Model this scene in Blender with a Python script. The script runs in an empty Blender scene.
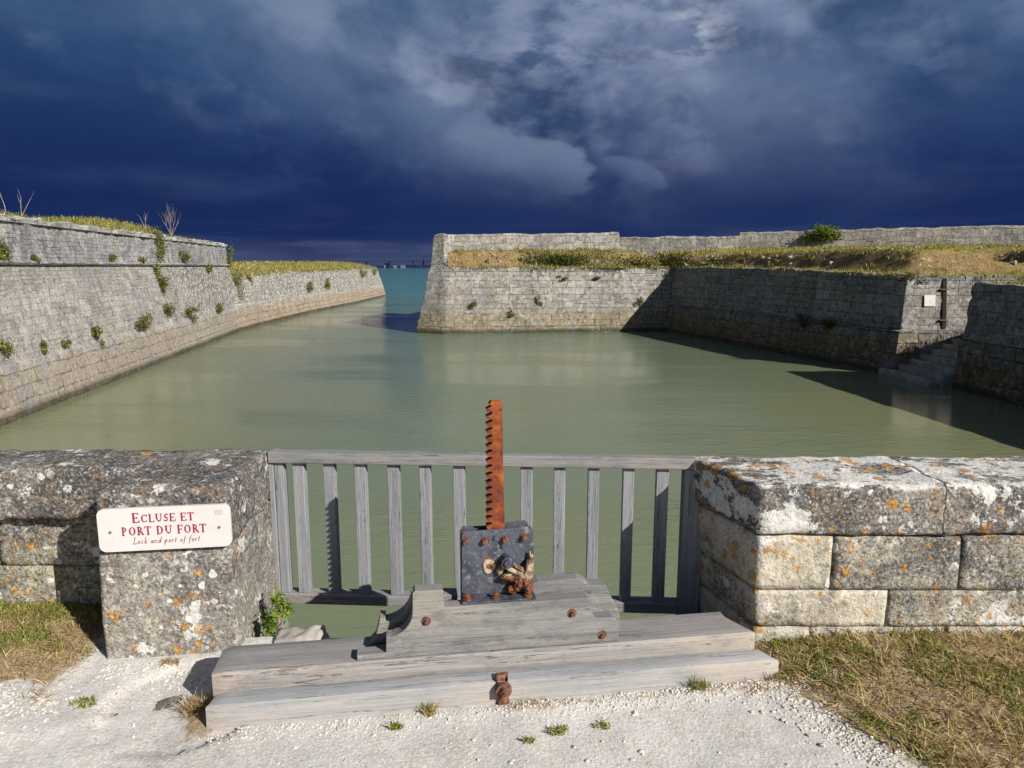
import bpy, bmesh, math, random
import numpy as np
from mathutils import Vector, Matrix, noise
from math import radians as R, pi

random.seed(7)
rng = np.random.default_rng(7)
sc = bpy.context.scene
COL = sc.collection

# ------------------------------------------------------------------ camera
cam_d = bpy.data.cameras.new("camera")
cam = bpy.data.objects.new("camera", cam_d)
COL.objects.link(cam)
cam_d.sensor_width = 36.0
cam_d.lens = 700 / 1024 * 36
cam_d.clip_start = 0.05
cam_d.clip_end = 20000
cam.location = (0, 0, 1.65)
cam.rotation_euler = (R(90) - math.atan(117 / 700), 0, 0)
sc.camera = cam

# ------------------------------------------------------------------ light and exposure
EXPO = 0.6
sc.view_settings.view_transform = 'Standard'
sc.view_settings.look = 'None'
sc.view_settings.exposure = EXPO
sc.view_settings.gamma = 1
sc.view_settings.use_curve_mapping = False

SUN_FROM = Vector((1.13, -1.0, 0.89)).normalized()
sun_d = bpy.data.lights.new("sun", 'SUN')
sun_d.energy = 5.0
sun_d.angle = R(0.5)
sun_d.color = (1.0, 0.95, 0.87)
sun = bpy.data.objects.new("sun", sun_d)
COL.objects.link(sun)
sun.rotation_euler = SUN_FROM.to_track_quat('Z', 'Y').to_euler()
sun.location = (10, -10, 12)


def lin(c):
    return tuple(((x / 255) / 12.92 if x / 255 <= 0.04045 else ((x / 255 + 0.055) / 1.055) ** 2.4) for x in c)


class G:
    """small node-graph writer"""
    def __init__(s, tree):
        s.t = tree
        tree.nodes.clear()

    def n(s, typ, ins=None, **props):
        nd = s.t.nodes.new(typ)
        for k, v in props.items():
            setattr(nd, k, v)
        for k, v in (ins or {}).items():
            sock = nd.inputs[k]
            if isinstance(v, bpy.types.NodeSocket):
                s.t.links.new(v, sock)
            else:
                if sock.type == 'RGBA' and hasattr(v, '__len__') and len(v) == 3:
                    v = (*v, 1)
                sock.default_value = v
        return nd

    def m(s, op, a, b=None, c=None, clamp=False):
        nd = s.n('ShaderNodeMath', operation=op, use_clamp=clamp)
        for i, v in enumerate((a, b, c)):
            if v is None:
                continue
            if isinstance(v, bpy.types.NodeSocket):
                s.t.links.new(v, nd.inputs[i])
            else:
                nd.inputs[i].default_value = v
        return nd.outputs[0]

    def mix(s, f, a, b, mode='MIX'):
        nd = s.n('ShaderNodeMix', data_type='RGBA', blend_type=mode)
        for i, v in ((0, f), (6, a), (7, b)):
            if isinstance(v, bpy.types.NodeSocket):
                s.t.links.new(v, nd.inputs[i])
            else:
                if i and len(v) == 3:
                    v = (*v, 1)
                nd.inputs[i].default_value = v
        return nd.outputs[2]

    def step(s, v, lo, hi, o0=0.0, o1=1.0):
        nd = s.n('ShaderNodeMapRange', interpolation_type='SMOOTHSTEP')
        s.t.links.new(v, nd.inputs[0])
        nd.inputs[1].default_value = lo
        nd.inputs[2].default_value = hi
        nd.inputs[3].default_value = o0
        nd.inputs[4].default_value = o1
        return nd.outputs[0]

    def noise(s, vec, scale, detail=4, rough=0.55, off=(0, 0, 0), stretch=(1, 1, 1), dist=0.0):
        mp = s.n('ShaderNodeMapping', {'Vector': vec, 'Location': off, 'Scale': stretch})
        return s.n('ShaderNodeTexNoise', {'Vector': mp.outputs[0], 'Scale': scale, 'Detail': detail,
                                          'Roughness': rough, 'Distortion': dist}).outputs[0]


# ---- world: clear low-sun sky all round, storm bank standing over the sea in front
w = bpy.data.worlds.new("World")
sc.world = w
w.use_nodes = True
g = G(w.node_tree)
tc = g.n('ShaderNodeTexCoord')
D = tc.outputs['Generated']
sky = g.n('ShaderNodeTexSky', sky_type='NISHITA')
sky.sun_disc = False
sky.sun_elevation = math.asin(SUN_FROM.z)
sky.sun_rotation = math.atan2(SUN_FROM.x, SUN_FROM.y)
sky.altitude = 0
sky.air_density = 1.0
sky.dust_density = 0.6
SKYSTR = 0.042
sx = g.n('ShaderNodeSeparateXYZ', {0: D})
X, Y, Z = sx.outputs
az = g.m('ARCTAN2', X, Y)
ramp = g.n('ShaderNodeValToRGB', {0: g.m('MULTIPLY', Z, 2.0)})
cr = ramp.color_ramp
stops = [(0.0, (66, 76, 108)), (0.04, (54, 66, 104)), (0.085, (27, 45, 91)), (0.16, (25, 43, 90)), (0.30, (30, 53, 100)),
         (0.45, (42, 72, 116)), (0.68, (62, 95, 132)), (1.0, (90, 117, 148))]
while len(cr.elements) < len(stops):
    cr.elements.new(0.5)
for e, (p, c) in zip(cr.elements, stops):
    e.position = p
    e.color = (*lin(c), 1)
base = ramp.outputs[0]
wv = g.n('ShaderNodeCombineXYZ', {0: az, 1: g.m('MULTIPLY', Z, 2.0), 2: 0.0}).outputs[0]


def blob(a0, e0, ra, re, tilt=0.0):
    da = g.m('SUBTRACT', az, a0)
    de = g.m('SUBTRACT', g.m('SUBTRACT', Z, e0), g.m('MULTIPLY', da, tilt))
    d2 = g.m('ADD', g.m('POWER', g.m('ABSOLUTE', g.m('DIVIDE', da, ra)), 2.0), g.m('POWER', g.m('ABSOLUTE', g.m('DIVIDE', de, re)), 2.0))
    return g.m('POWER', 2.718, g.m('MULTIPLY', d2, -1.0))


fb = g.noise(wv, 3.4, 9, 0.56, (3.1, 1.7, 0), (1, 0.72, 1), 0.15)
fb2 = g.noise(wv, 8.0, 7, 0.55, (1.1, 7.7, 0), (1, 0.75, 1), 0.15)
# broad lit veil: top centre, sloping down to the right of centre
env = g.m('ADD', blob(0.10, 0.36, 0.42, 0.12), g.m('MULTIPLY', blob(0.10, 0.22, 0.30, 0.085, -0.05), 0.85))
env = g.m('ADD', env, g.m('MULTIPLY', blob(-0.10, 0.21, 0.16, 0.035, -0.45), 0.55))
env = g.m('ADD', env, g.m('MULTIPLY', blob(0.50, 0.30, 0.25, 0.06), 0.25))
cl = g.m('MULTIPLY', env, g.step(fb, 0.30, 0.66), clamp=True)
c1 = g.mix(g.m('MULTIPLY', cl, 0.92), base, lin((116, 131, 160)))
cl2 = g.m('MULTIPLY', env, g.step(fb2, 0.47, 0.68), clamp=True)
c1 = g.mix(g.m('MULTIPLY', cl2, 0.60), c1, lin((148, 160, 186)))
c1 = g.mix(g.m('MULTIPLY', g.step(fb, 0.56, 0.36), 0.28), c1, lin((22, 34, 76)))
c1 = g.mix(g.m('MULTIPLY', g.step(g.noise(wv, 5.5, 7, 0.52, (9, 4, 0), (0.8, 1.5, 1)), 0.47, 0.72), g.step(Z, 0.04, 0.16, 0.05, 0.26)), c1, lin((84, 102, 138)))


def puff(a0, e0, ra, re, rot, gain, col, sd):
    """sunlit cauliflower head: crisp bumpy rim on its upper right, melting away to the lower left"""
    da = g.m('SUBTRACT', az, a0)
    de = g.m('SUBTRACT', Z, e0)
    wx = g.m('MULTIPLY', g.m('SUBTRACT', g.noise(wv, 11.0, 5, 0.55, (sd, 0, 0)), 0.5), 1.5)
    c_, s_ = math.cos(rot), math.sin(rot)
    u_ = g.m('DIVIDE', g.m('ADD', g.m('MULTIPLY', da, c_), g.m('MULTIPLY', de, s_)), ra)
    v_ = g.m('DIVIDE', g.m('SUBTRACT', g.m('MULTIPLY', de, c_), g.m('MULTIPLY', da, s_)), re)
    r2 = g.m('ADD', g.m('SQRT', g.m('ADD', g.m('MULTIPLY', u_, u_), g.m('MULTIPLY', v_, v_))), wx)
    inside = g.step(r2, 1.06, 0.80)
    tow = g.step(g.m('ADD', g.m('MULTIPLY', u_, 0.45), v_), -0.75, 0.85)
    return g.m('MULTIPLY', g.m('MULTIPLY', inside, tow), gain)


fb3 = g.noise(wv, 17.0, 6, 0.6, (5, 2, 0), (1, 1.2, 1), 0.2)
c1 = g.mix(g.m('MULTIPLY', blob(0.235, 0.285, 0.045, 0.035), g.step(fb3, 0.46, 0.66, 0, 1.0)), c1, lin((178, 186, 204)))
c1 = g.mix(g.m('MULTIPLY', blob(0.18, 0.345, 0.13, 0.035), g.step(fb3, 0.38, 0.66, 0, 0.85)), c1, lin((164, 173, 196)))
c1 = g.mix(g.m('MULTIPLY', blob(0.06, 0.275, 0.13, 0.040), g.m('MULTIPLY', g.step(fb3, 0.38, 0.65), 0.75)), c1, lin((146, 157, 184)))
# relief: cloud edges turned to the sun are lighter, hollows darker
wo = g.n('ShaderNodeVectorMath', {0: wv, 1: (-0.022, -0.045, 0)}, operation='ADD').outputs[0]
ra_ = g.noise(wv, 4.6, 9, 0.58, (6, 3, 0), (1, 0.78, 1), 0.10)
rb_ = g.noise(wo, 4.6, 9, 0.58, (6, 3, 0), (1, 0.78, 1), 0.10)
rel = g.m('SUBTRACT', ra_, rb_)
zone = g.m('ADD', g.step(Z, 0.08, 0.26, 0.0, 0.24), g.m('MULTIPLY', env, 0.45), clamp=True)
c1 = g.mix(g.m('MULTIPLY', zone, g.step(rel, 0.015, 0.20, 0, 0.75)), c1, lin((134, 150, 182)))
c1 = g.mix(g.m('MULTIPLY', zone, g.step(rel, -0.01, -0.16, 0, 0.70)), c1, lin((24, 40, 78)))
# a bank of cumulus heads, each over the shadowed foot of the one behind
for (a0, e0, ra, re, rot, gn, cc, sd) in [(-0.20, 0.205, 0.15, 0.050, -0.30, 0.45, (82, 102, 138), 21), (0.30, 0.215, 0.16, 0.050, -0.1, 0.35, (88, 106, 142), 15), (-0.10, 0.172, 0.13, 0.045, -0.30, 0.60, (92, 110, 144), 9),
                                          (0.0, 0.140, 0.120, 0.044, -0.14, 0.85, (108, 124, 154), 2), (0.165, 0.120, 0.052, 0.022, -0.2, 0.70, (90, 108, 144), 5)]:
    c1 = g.mix(puff(a0, e0, ra, re, rot, gn, None, sd), c1, lin(cc))
# thin pale strands low over the sea
lowm = g.m('MULTIPLY', g.step(Z, 0.0, 0.012), g.step(Z, 0.065, 0.022))
lowm = g.m('MULTIPLY', lowm, g.step(g.noise(wv, 8.0, 5, 0.55, (4, 2, 0), (0.6, 3.5, 1)), 0.44, 0.66))
c1 = g.mix(g.m('MULTIPLY', lowm, 0.55), c1, lin((80, 92, 124)))
storm = g.n('ShaderNodeBackground', {0: c1, 1: 1.0 / (2 ** EXPO)})
clear = g.n('ShaderNodeBackground', {0: sky.outputs[0], 1: SKYSTR})
fm = g.m('MULTIPLY', g.step(Y, -0.25, 0.25), g.step(Z, 0.80, 0.52))
mx = g.n('ShaderNodeMixShader', {0: fm, 1: clear.outputs[0], 2: storm.outputs[0]})
g.n('ShaderNodeOutputWorld', {0: mx.outputs[0]})

sc.cycles.max_bounces = 6
sc.cycles.diffuse_bounces = 3
sc.cycles.glossy_bounces = 3
sc.cycles.transmission_bounces = 2


# ------------------------------------------------------------------ materials
def mat(name):
    m = bpy.data.materials.new(name)
    m.use_nodes = True
    return m, G(m.node_tree)


def finish(g, col, rough=0.9, bump=None, bstr=0.5, bdist=0.01, spec=0.3, metal=0.0, ior=None):
    ins = {'Base Color': col, 'Roughness': rough, 'Metallic': metal, 'Specular IOR Level': spec}
    if ior:
        ins['IOR'] = ior
    if bump is not None:
        b = g.n('ShaderNodeBump', {'Height': bump, 'Strength': bstr, 'Distance': bdist})
        ins['Normal'] = b.outputs[0]
    p = g.n('ShaderNodeBsdfPrincipled', ins)
    g.n('ShaderNodeOutputMaterial', {0: p.outputs[0]})


def near_stone(name, b1, b2, dark_lo, dark_hi, white_th, orange_th, off=(0, 0, 0), top_white=0.0, white_sc=11, grey=(0.075, 0.072, 0.07),
               low_light=None, spk=1.0):
    m, g = mat(name)
    spkw = spk
    tc = g.n('ShaderNodeTexCoord')
    P = tc.outputs['Object']
    nz = g.n('ShaderNodeSeparateXYZ', {0: g.n('ShaderNodeNewGeometry').outputs['Normal']}).outputs[2]
    big = g.noise(P, 2.6, 6, 0.6, off)
    mid = g.noise(P, 9, 7, 0.62, (off[0] + 4, 2, 1))
    fine = g.noise(P, 55, 5, 0.65, off)
    pit = g.noise(P, 130, 3, 0.6, off)
    col = g.mix(g.step(mid, 0.35, 0.65), b1, b2)
    col = g.mix(g.step(fine, 0.58, 0.30, 0, 0.55), col, tuple(x * 0.45 for x in b1))
    spk = g.noise(P, 34, 7, 0.75, (off[0] + 2, 7, 5))
    col = g.mix(g.step(spk, 0.55, 0.60, 0, 0.75), col, tuple(min(0.6, x * 1.75) for x in b1))
    col = g.mix(g.step(spk, 0.44, 0.38, 0, 0.75 * spkw), col, grey)
    # black crust of old lichen
    dsrc = g.m('ADD', g.m('MULTIPLY', big, 0.6), g.m('MULTIPLY', g.noise(P, 24, 6, 0.7, (off[0], 9, 3)), 0.4))
    dm = g.step(dsrc, dark_lo, dark_hi)
    if low_light is not None:     # clean lower stone, crusted upper edge
        zz = g.n('ShaderNodeSeparateXYZ', {0: P}).outputs[2]
        dm = g.m('MULTIPLY', dm, g.step(g.m('ADD', zz, g.m('MULTIPLY', g.m('SUBTRACT', mid, 0.5), 0.5)), low_light[0], low_light[1], low_light[2], 1.0))
    dcol = g.mix(g.step(fine, 0.35, 0.7), tuple(x * 0.6 for x in grey), tuple(x * 2.1 for x in grey))
    col = g.mix(g.m('MULTIPLY', dm, 0.9), col, dcol)
    s2 = g.noise(P, 75, 6, 0.72, (off[0] + 5, 3, 9))
    s3 = g.noise(P, 20, 8, 0.75, (off[0] + 8, 6, 2))
    col = g.mix(g.step(g.noise(P, 7, 5, 0.6, (off[0], 1, 7)), 0.48, 0.62, 0, 0.45 * spkw), col, (0.20, 0.135, 0.085))
    col = g.mix(g.step(g.noise(P, 12, 5, 0.6, (off[0], 11, 3)), 0.50, 0.62, 0, 0.40 * spkw), col, (0.17, 0.175, 0.20))
    col = g.mix(g.step(s2, 0.47, 0.39, 0, 0.80 * spkw), col, (0.028, 0.026, 0.025))
    col = g.mix(g.step(s2, 0.55, 0.62, 0, 0.75), col, (0.46, 0.44, 0.40))
    col = g.mix(g.step(s3, 0.43, 0.36, 0, 0.75 * spkw), col, (0.035, 0.032, 0.030))
    col = g.mix(g.step(s3, 0.585, 0.62, 0, 0.80), col, (0.52, 0.50, 0.47))
    # white crustose spots
    vor = g.n('ShaderNodeTexVoronoi', {'Vector': g.n('ShaderNodeVectorMath', {0: P, 1: g.n('ShaderNodeTexNoise', {'Vector': P, 'Scale': 22.0, 'Detail': 3.0}).outputs[1]}, operation='MULTIPLY_ADD').outputs[0] if False else P, 'Scale': white_sc * 1.9})
    rnd = g.n('ShaderNodeSeparateXYZ', {0: vor.outputs['Color']}).outputs[0]
    rad = g.m('MULTIPLY', g.step(rnd, 0.62, 1.0), 0.42)
    wob = g.m('MULTIPLY', g.m('SUBTRACT', g.noise(P, 38, 4, 0.65, (2, 2, 2)), 0.5), 0.45)
    spots = g.step(g.m('SUBTRACT', g.m('ADD', vor.outputs['Distance'], wob), rad), 0.03, -0.03)
    wn = g.noise(P, white_sc * 0.55, 7, 0.62, (off[0] + 1, 5, 8))
    wm = g.m('ADD', g.step(g.m('ADD', wn, g.m('MULTIPLY', g.m('SUBTRACT', s2, 0.5), 0.22)), white_th, white_th + 0.03), g.m('MULTIPLY', spots, g.step(g.noise(P, 4, 3, 0.5, (6, off[0], 2)), 0.46, 0.60)), clamp=True)
    if top_white:
        tn = g.noise(P, 5.5, 8, 0.68, (off[0] + 7, 1, 4), (0.6, 1.5, 1))
        wm = g.m('ADD', wm, g.m('MULTIPLY', g.step(nz, 0.30, 0.75), g.step(g.m('ADD', tn, g.m('MULTIPLY', g.m('SUBTRACT', s3, 0.5), 0.35)), top_white, top_white + 0.05)), clamp=True)
    wcol = g.mix(g.step(fine, 0.3, 0.7), (0.44, 0.425, 0.40), (0.70, 0.69, 0.665))
    col = g.mix(g.m('MULTIPLY', wm, 0.88), col, wcol)
    # orange lichen
    v2 = g.n('ShaderNodeTexVoronoi', {'Vector': P, 'Scale': 16.0})
    r2 = g.n('ShaderNodeSeparateXYZ', {0: v2.outputs['Color']}).outputs[1]
    o1 = g.step(g.m('SUBTRACT', g.m('ADD', v2.outputs['Distance'], wob), g.m('MULTIPLY', g.step(r2, 0.4, 1.0), 0.50)), 0.02, -0.04)
    o1 = g.m('MAXIMUM', o1, g.m('MULTIPLY', g.step(g.noise(P, 17, 6, 0.62, (1, off[0], 8)), 0.60, 0.635), g.step(g.noise(P, 3.1, 3, 0.5, (off[0], 8, 8)), 0.47, 0.56)))
    om = g.m('MULTIPLY', g.m('MULTIPLY', o1, g.step(s2, 0.36, 0.50, 0.35, 1.0)), g.step(g.noise(P, 2.2, 4, 0.55, (off[0] + 3, 3, 3)), orange_th, orange_th + 0.08))
    ocol = g.mix(g.step(s2, 0.38, 0.62), (0.26, 0.11, 0.02), (0.56, 0.29, 0.06))
    col = g.mix(g.m('MULTIPLY', om, 0.85), col, ocol)
    h = g.m('ADD', g.m('MULTIPLY', mid, 0.7), g.m('ADD', g.m('MULTIPLY', fine, 0.45), g.m('MULTIPLY', pit, 0.16)))
    h = g.m('ADD', h, g.m('MULTIPLY', g.m('ADD', wm, om), 0.10))
    finish(g, col, 0.95, h, 0.9, 0.022, 0.15)
    return m


M = {}
M['cap_right'] = near_stone('coping_stone', (0.30, 0.275, 0.24), (0.19, 0.175, 0.16), 0.40, 0.52, 0.535, 0.40, (1, 0, 0), 0.475, 9)
M['wall_right'] = near_stone('wall_stone', (0.50, 0.445, 0.34), (0.34, 0.31, 0.245), 0.41, 0.54, 0.58, 0.30, (5, 0, 0), 0, 8, low_light=(0.10, 0.42, 0.18))
M['quoin'] = near_stone('pale_quoin', (0.58, 0.52, 0.41), (0.46, 0.41, 0.32), 0.50, 0.66, 0.60, 0.30, (7, 0, 0), 0, 8, spk=0.35)
M['cap_left'] = near_stone('coping_stone_dark', (0.23, 0.205, 0.18), (0.14, 0.13, 0.12), 0.40, 0.52, 0.61, 0.56, (9, 0, 0), 0.60, 11, (0.062, 0.060, 0.060))
M['wall_left'] = near_stone('wall_stone_mossy', (0.36, 0.33, 0.24), (0.24, 0.22, 0.16), 0.40, 0.54, 0.63, 0.52, (13, 0, 0), 0, 9, low_light=(0.05, 0.34, 0.30))
M['pillar'] = near_stone('pillar_stone', (0.34, 0.315, 0.27), (0.24, 0.22, 0.19), 0.42, 0.55, 0.61, 0.53, (17, 0, 0), 0, 12, low_light=(0.05, 0.5, 0.35), spk=0.7)
M['ledge'] = near_stone('lock_stone', (0.16, 0.15, 0.12), (0.10, 0.095, 0.08), 0.5, 0.62, 0.72, 0.72, (3, 0, 0), 0, 12)


def masonry(name, cols, mort, bw, bh, blotch, dark, streak=0.3, white=0.0, low=None, lowcols=None, lowbw=0.9, lowbh=0.42, tide=None, green=0.0, bump=0.9, ruin=None, joint=0.5, wob=0.16, spk=6.0, gapk=0.85):
    """coursed rubble or ashlar laid out in wall metres (UV), stained by weather and tide"""
    m, g = mat(name)
    tc = g.n('ShaderNodeTexCoord')
    P = tc.outputs['Object']
    uv = tc.outputs['UV']
    jit = g.n('ShaderNodeTexNoise', {'Vector': uv, 'Scale': 1.9, 'Detail': 6.0}).outputs[1]
    jv = g.n('ShaderNodeVectorMath', {0: jit, 1: (-0.5, -0.5, -0.5)}, operation='ADD').outputs[0]
    jv = g.n('ShaderNodeVectorMath', {0: jv, 1: (wob, wob * 0.8, 0)}, operation='MULTIPLY').outputs[0]
    uvj = g.n('ShaderNodeVectorMath', {0: uv, 1: jv}, operation='ADD').outputs[0]

    def bricks(c1, c2, mo, bw, bh, ms=0.02):
        b = g.n('ShaderNodeTexBrick', {'Vector': uvj, 'Color1': c1, 'Color2': c2, 'Mortar': mo, 'Scale': 1.0, 'Mortar Size': ms,
                                       'Mortar Smooth': 0.5, 'Bias': 0.0, 'Brick Width': bw, 'Row Height': bh})
        b.offset_frequency = 2
        b.squash = 1.3
        b.squash_frequency = 3
        return b.outputs[0], b.outputs[1]
    zz = g.n('ShaderNodeSeparateXYZ', {0: P}).outputs[2]
    col, fac = bricks(cols[0], cols[1], mort, bw, bh, min(0.02, bh * 0.09))
    colb, facb = bricks(tuple(x * 1.12 for x in cols[0]), tuple(x * 0.92 for x in cols[1]), mort, bw * 1.55, bh * 1.5, min(0.02, bh * 0.09))
    rep = g.step(g.noise(uv, 0.42, 3, 0.5, (3, 3, 0), (1, 1.6, 1)), 0.515, 0.525)
    col = g.mix(rep, col, colb)
    fac = g.m('ADD', g.m('MULTIPLY', g.m('SUBTRACT', 1.0, rep), fac), g.m('MULTIPLY', rep, facb))
    if low is not None:
        c2, f2 = bricks(lowcols[0], lowcols[1], tuple(x * 0.4 for x in mort), lowbw, lowbh, 0.035)
        lm = g.m('GREATER_THAN', zz, low)
        col = g.mix(lm, c2, col)
        fac = g.m('ADD', g.m('MULTIPLY', lm, fac), g.m('MULTIPLY', g.m('SUBTRACT', 1.0, lm), f2))
    big = g.noise(P, 0.35, 5, 0.6)
    fac = g.m('MULTIPLY', fac, g.step(g.noise(P, 1.1, 7, 0.7, (6, 2, 2)), 0.40, 0.60, 0.04, 1.0))
    mid = g.noise(P, 1.7, 7, 0.65, (4, 4, 4))
    fine = g.noise(P, 7.5, 6, 0.7, (2, 5, 1))
    col = g.mix(g.step(mid, 0.42, 0.68, 0, 0.6), col, blotch)
    col = g.mix(g.step(fine, 0.52, 0.30, 0, 0.65), col, dark)
    col = g.mix(g.step(big, 0.48, 0.66, 0, 0.35), col, dark)
    if streak:
        st = g.noise(uv, 1.0, 6, 0.65, (7, 0, 0), (3.4, 0.28, 1))
        col = g.mix(g.step(st, 0.50, 0.66, 0, streak), col, dark)
    if white:
        wn = g.noise(P, 2.6, 9, 0.74, (8, 1, 6), (1, 1, 0.8))
        wn2 = g.noise(P, 0.5, 3, 0.5, (1, 1, 6))
        col = g.mix(g.m('MULTIPLY', g.m('MULTIPLY', g.step(wn, 0.50, 0.63), g.step(wn2, 0.36, 0.60)), white), col, (0.50, 0.48, 0.45))
    if ruin:      # face robbed of its facing stones: pale torn core
        rn = g.m('MULTIPLY', g.step(g.m('ADD', g.n('ShaderNodeSeparateXYZ', {0: P}).outputs[1], g.m('MULTIPLY', g.m('SUBTRACT', big, 0.5), 22)), ruin[0], ruin[1]), g.step(zz, -1.3, -0.7))
        v3 = g.n('ShaderNodeTexVoronoi', {'Vector': P, 'Scale': 4.2})
        rc = g.mix(g.step(g.m('ADD', v3.outputs['Distance'], g.m('MULTIPLY', g.m('SUBTRACT', fine, 0.5), 0.9)), 0.20, 0.62), (0.46, 0.44, 0.41), (0.17, 0.16, 0.145))
        rc = g.mix(g.step(mid, 0.5, 0.66, 0, 0.8), rc, (0.30, 0.28, 0.25))
        col = g.mix(g.m('MULTIPLY', rn, 0.85), col, rc)
        fine = g.m('SUBTRACT', fine, g.m('MULTIPLY', g.m('MULTIPLY', rn, v3.outputs['Distance']), 2.5))
    if green:
        gn = g.noise(P, 0.9, 6, 0.65, (3, 8, 6))
        col = g.mix(g.step(gn, 0.60, 0.70, 0, green), col, (0.07, 0.085, 0.02))
    if tide:
        zn = g.m('ADD', zz, g.m('MULTIPLY', g.m('SUBTRACT', mid, 0.5), 1.1))
        col = g.mix(g.step(zn, tide[1], tide[0], 0, tide[2]), col, tide[3])
        col = g.mix(g.m('MULTIPLY', g.step(zz, -2.22, -2.42), g.step(mid, 0.2, 0.7, 0.35, 0.75)), col, (0.045, 0.042, 0.025))
    hv = g.noise(P, 0.9, 6, 0.65, (12, 3, 1))
    col = g.mix(g.step(hv, 0.52, 0.66, 0, 0.28), col, (0.32, 0.255, 0.185))
    col = g.mix(g.step(hv, 0.48, 0.36, 0, 0.40), col, (0.20, 0.205, 0.235))
    sp1 = g.noise(P, spk, 8, 0.78, (5, 5, 9))
    col = g.mix(g.step(sp1, 0.46, 0.38, 0, 0.70), col, tuple(x * 0.45 for x in dark))
    col = g.mix(g.step(sp1, 0.56, 0.63, 0, 0.65), col, (0.50, 0.48, 0.455))
    gap = g.m('MULTIPLY', fac, g.step(g.noise(P, 1.6, 6, 0.7, (2, 9, 9)), 0.49, 0.58))
    col = g.mix(g.m('MULTIPLY', gap, gapk), col, (0.020, 0.019, 0.014))
    if tide:
        col = g.mix(g.m('MULTIPLY', g.step(zz, -2.22, -2.42), g.step(mid, 0.2, 0.7, 0.35, 0.75)), col, (0.045, 0.042, 0.025))
    h = g.m('ADD', g.m('MULTIPLY', fac, -joint), g.m('ADD', g.m('MULTIPLY', fine, 0.9), g.m('MULTIPLY', mid, 0.5)))
    finish(g, col, 0.95, h, bump, 0.06, 0.1)
    return m


M['rampart'] = masonry('rampart_stone', ((0.35, 0.325, 0.295), (0.235, 0.22, 0.205)), (0.20, 0.185, 0.165), 0.34, 0.14, (0.42, 0.40, 0.37), (0.13, 0.122, 0.115),
                       0.55, 0.55, -1.05, ((0.34, 0.32, 0.29), (0.25, 0.24, 0.23)), 0.9, 0.42, (-1.5, -0.9, 0.55, (0.24, 0.185, 0.125)), 0.0, ruin=(34, 41), joint=0.25, wob=0.22, spk=7.5, gapk=0.5)
M['parapet'] = masonry('parapet_stone', ((0.28, 0.28, 0.29), (0.17, 0.17, 0.18)), (0.13, 0.125, 0.12), 0.28, 0.14, (0.46, 0.45, 0.44), (0.10, 0.10, 0.105),
                       0.45, 0.75, joint=0.3, spk=7.0)
M['coping_pale'] = masonry('rampart_coping', ((0.40, 0.39, 0.37), (0.24, 0.235, 0.23)), (0.08, 0.075, 0.07), 0.8, 0.4, (0.44, 0.43, 0.41), (0.13, 0.125, 0.12), 0.2, 0.5)
M['rubble'] = masonry('rubble_stone', ((0.38, 0.36, 0.33), (0.25, 0.24, 0.22)), (0.17, 0.15, 0.12), 0.5, 0.22, (0.46, 0.44, 0.41), (0.15, 0.14, 0.12),
                      0.5, 0.5, -1.3, ((0.32, 0.27, 0.20), (0.23, 0.185, 0.14)), 1.2, 0.4, (-1.6, -0.7, 0.6, (0.26, 0.19, 0.12)), 0.25, ruin=(30, 60))
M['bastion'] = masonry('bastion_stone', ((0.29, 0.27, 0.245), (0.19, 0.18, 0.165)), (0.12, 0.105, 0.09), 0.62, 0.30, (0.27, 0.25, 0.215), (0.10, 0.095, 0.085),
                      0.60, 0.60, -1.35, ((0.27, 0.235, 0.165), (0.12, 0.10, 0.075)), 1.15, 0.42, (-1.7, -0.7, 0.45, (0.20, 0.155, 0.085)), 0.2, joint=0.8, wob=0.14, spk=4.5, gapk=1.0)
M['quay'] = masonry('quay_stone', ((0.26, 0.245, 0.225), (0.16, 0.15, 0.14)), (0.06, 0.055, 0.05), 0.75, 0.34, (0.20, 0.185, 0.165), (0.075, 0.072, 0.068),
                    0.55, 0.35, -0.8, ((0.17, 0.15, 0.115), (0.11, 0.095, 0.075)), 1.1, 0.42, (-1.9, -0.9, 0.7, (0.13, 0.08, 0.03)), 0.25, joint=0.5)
# ground: pale limestone grit with brown earth where the attribute says so
m, g = mat('limestone_path')
P = g.n('ShaderNodeTexCoord').outputs['Object']
soil = g.n('ShaderNodeAttribute', attribute_name='soil').outputs['Fac']
big = g.noise(P, 1.6, 6, 0.6)
mid = g.noise(P, 8, 7, 0.62, (3, 1, 0))
fine = g.noise(P, 60, 6, 0.75)
grit = g.n('ShaderNodeTexVoronoi', {'Vector': P, 'Scale': 85.0}).outputs['Distance']
gr2 = g.n('ShaderNodeTexVoronoi', {'Vector': P, 'Scale': 38.0})
gcol = g.n('ShaderNodeSeparateXYZ', {0: gr2.outputs['Color']}).outputs[0]
col = g.mix(g.step(big, 0.35, 0.62), (0.525, 0.51, 0.495), (0.425, 0.41, 0.395))
col = g.mix(g.step(mid, 0.50, 0.68, 0, 0.6), col, (0.42, 0.365, 0.305))
col = g.mix(g.step(g.noise(P, 3.5, 8, 0.7, (8, 8, 0)), 0.52, 0.64, 0, 0.45), col, (0.36, 0.33, 0.295))
col = g.mix(g.step(fine, 0.48, 0.28, 0, 0.6), col, (0.30, 0.265, 0.215))
gr3 = g.n('ShaderNodeTexVoronoi', {'Vector': P, 'Scale': 130.0})
g3 = g.n('ShaderNodeSeparateXYZ', {0: gr3.outputs['Color']}).outputs[0]
col = g.mix(g.m('MULTIPLY', g.step(g3, 0.55, 0.95), g.step(mid, 0.35, 0.60, 0.1, 0.7)), col, (0.62, 0.60, 0.56))
col = g.mix(g.m('MULTIPLY', g.step(g3, 0.22, 0.0), g.step(mid, 0.65, 0.40, 0.2, 0.7)), col, (0.30, 0.28, 0.25))
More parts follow.
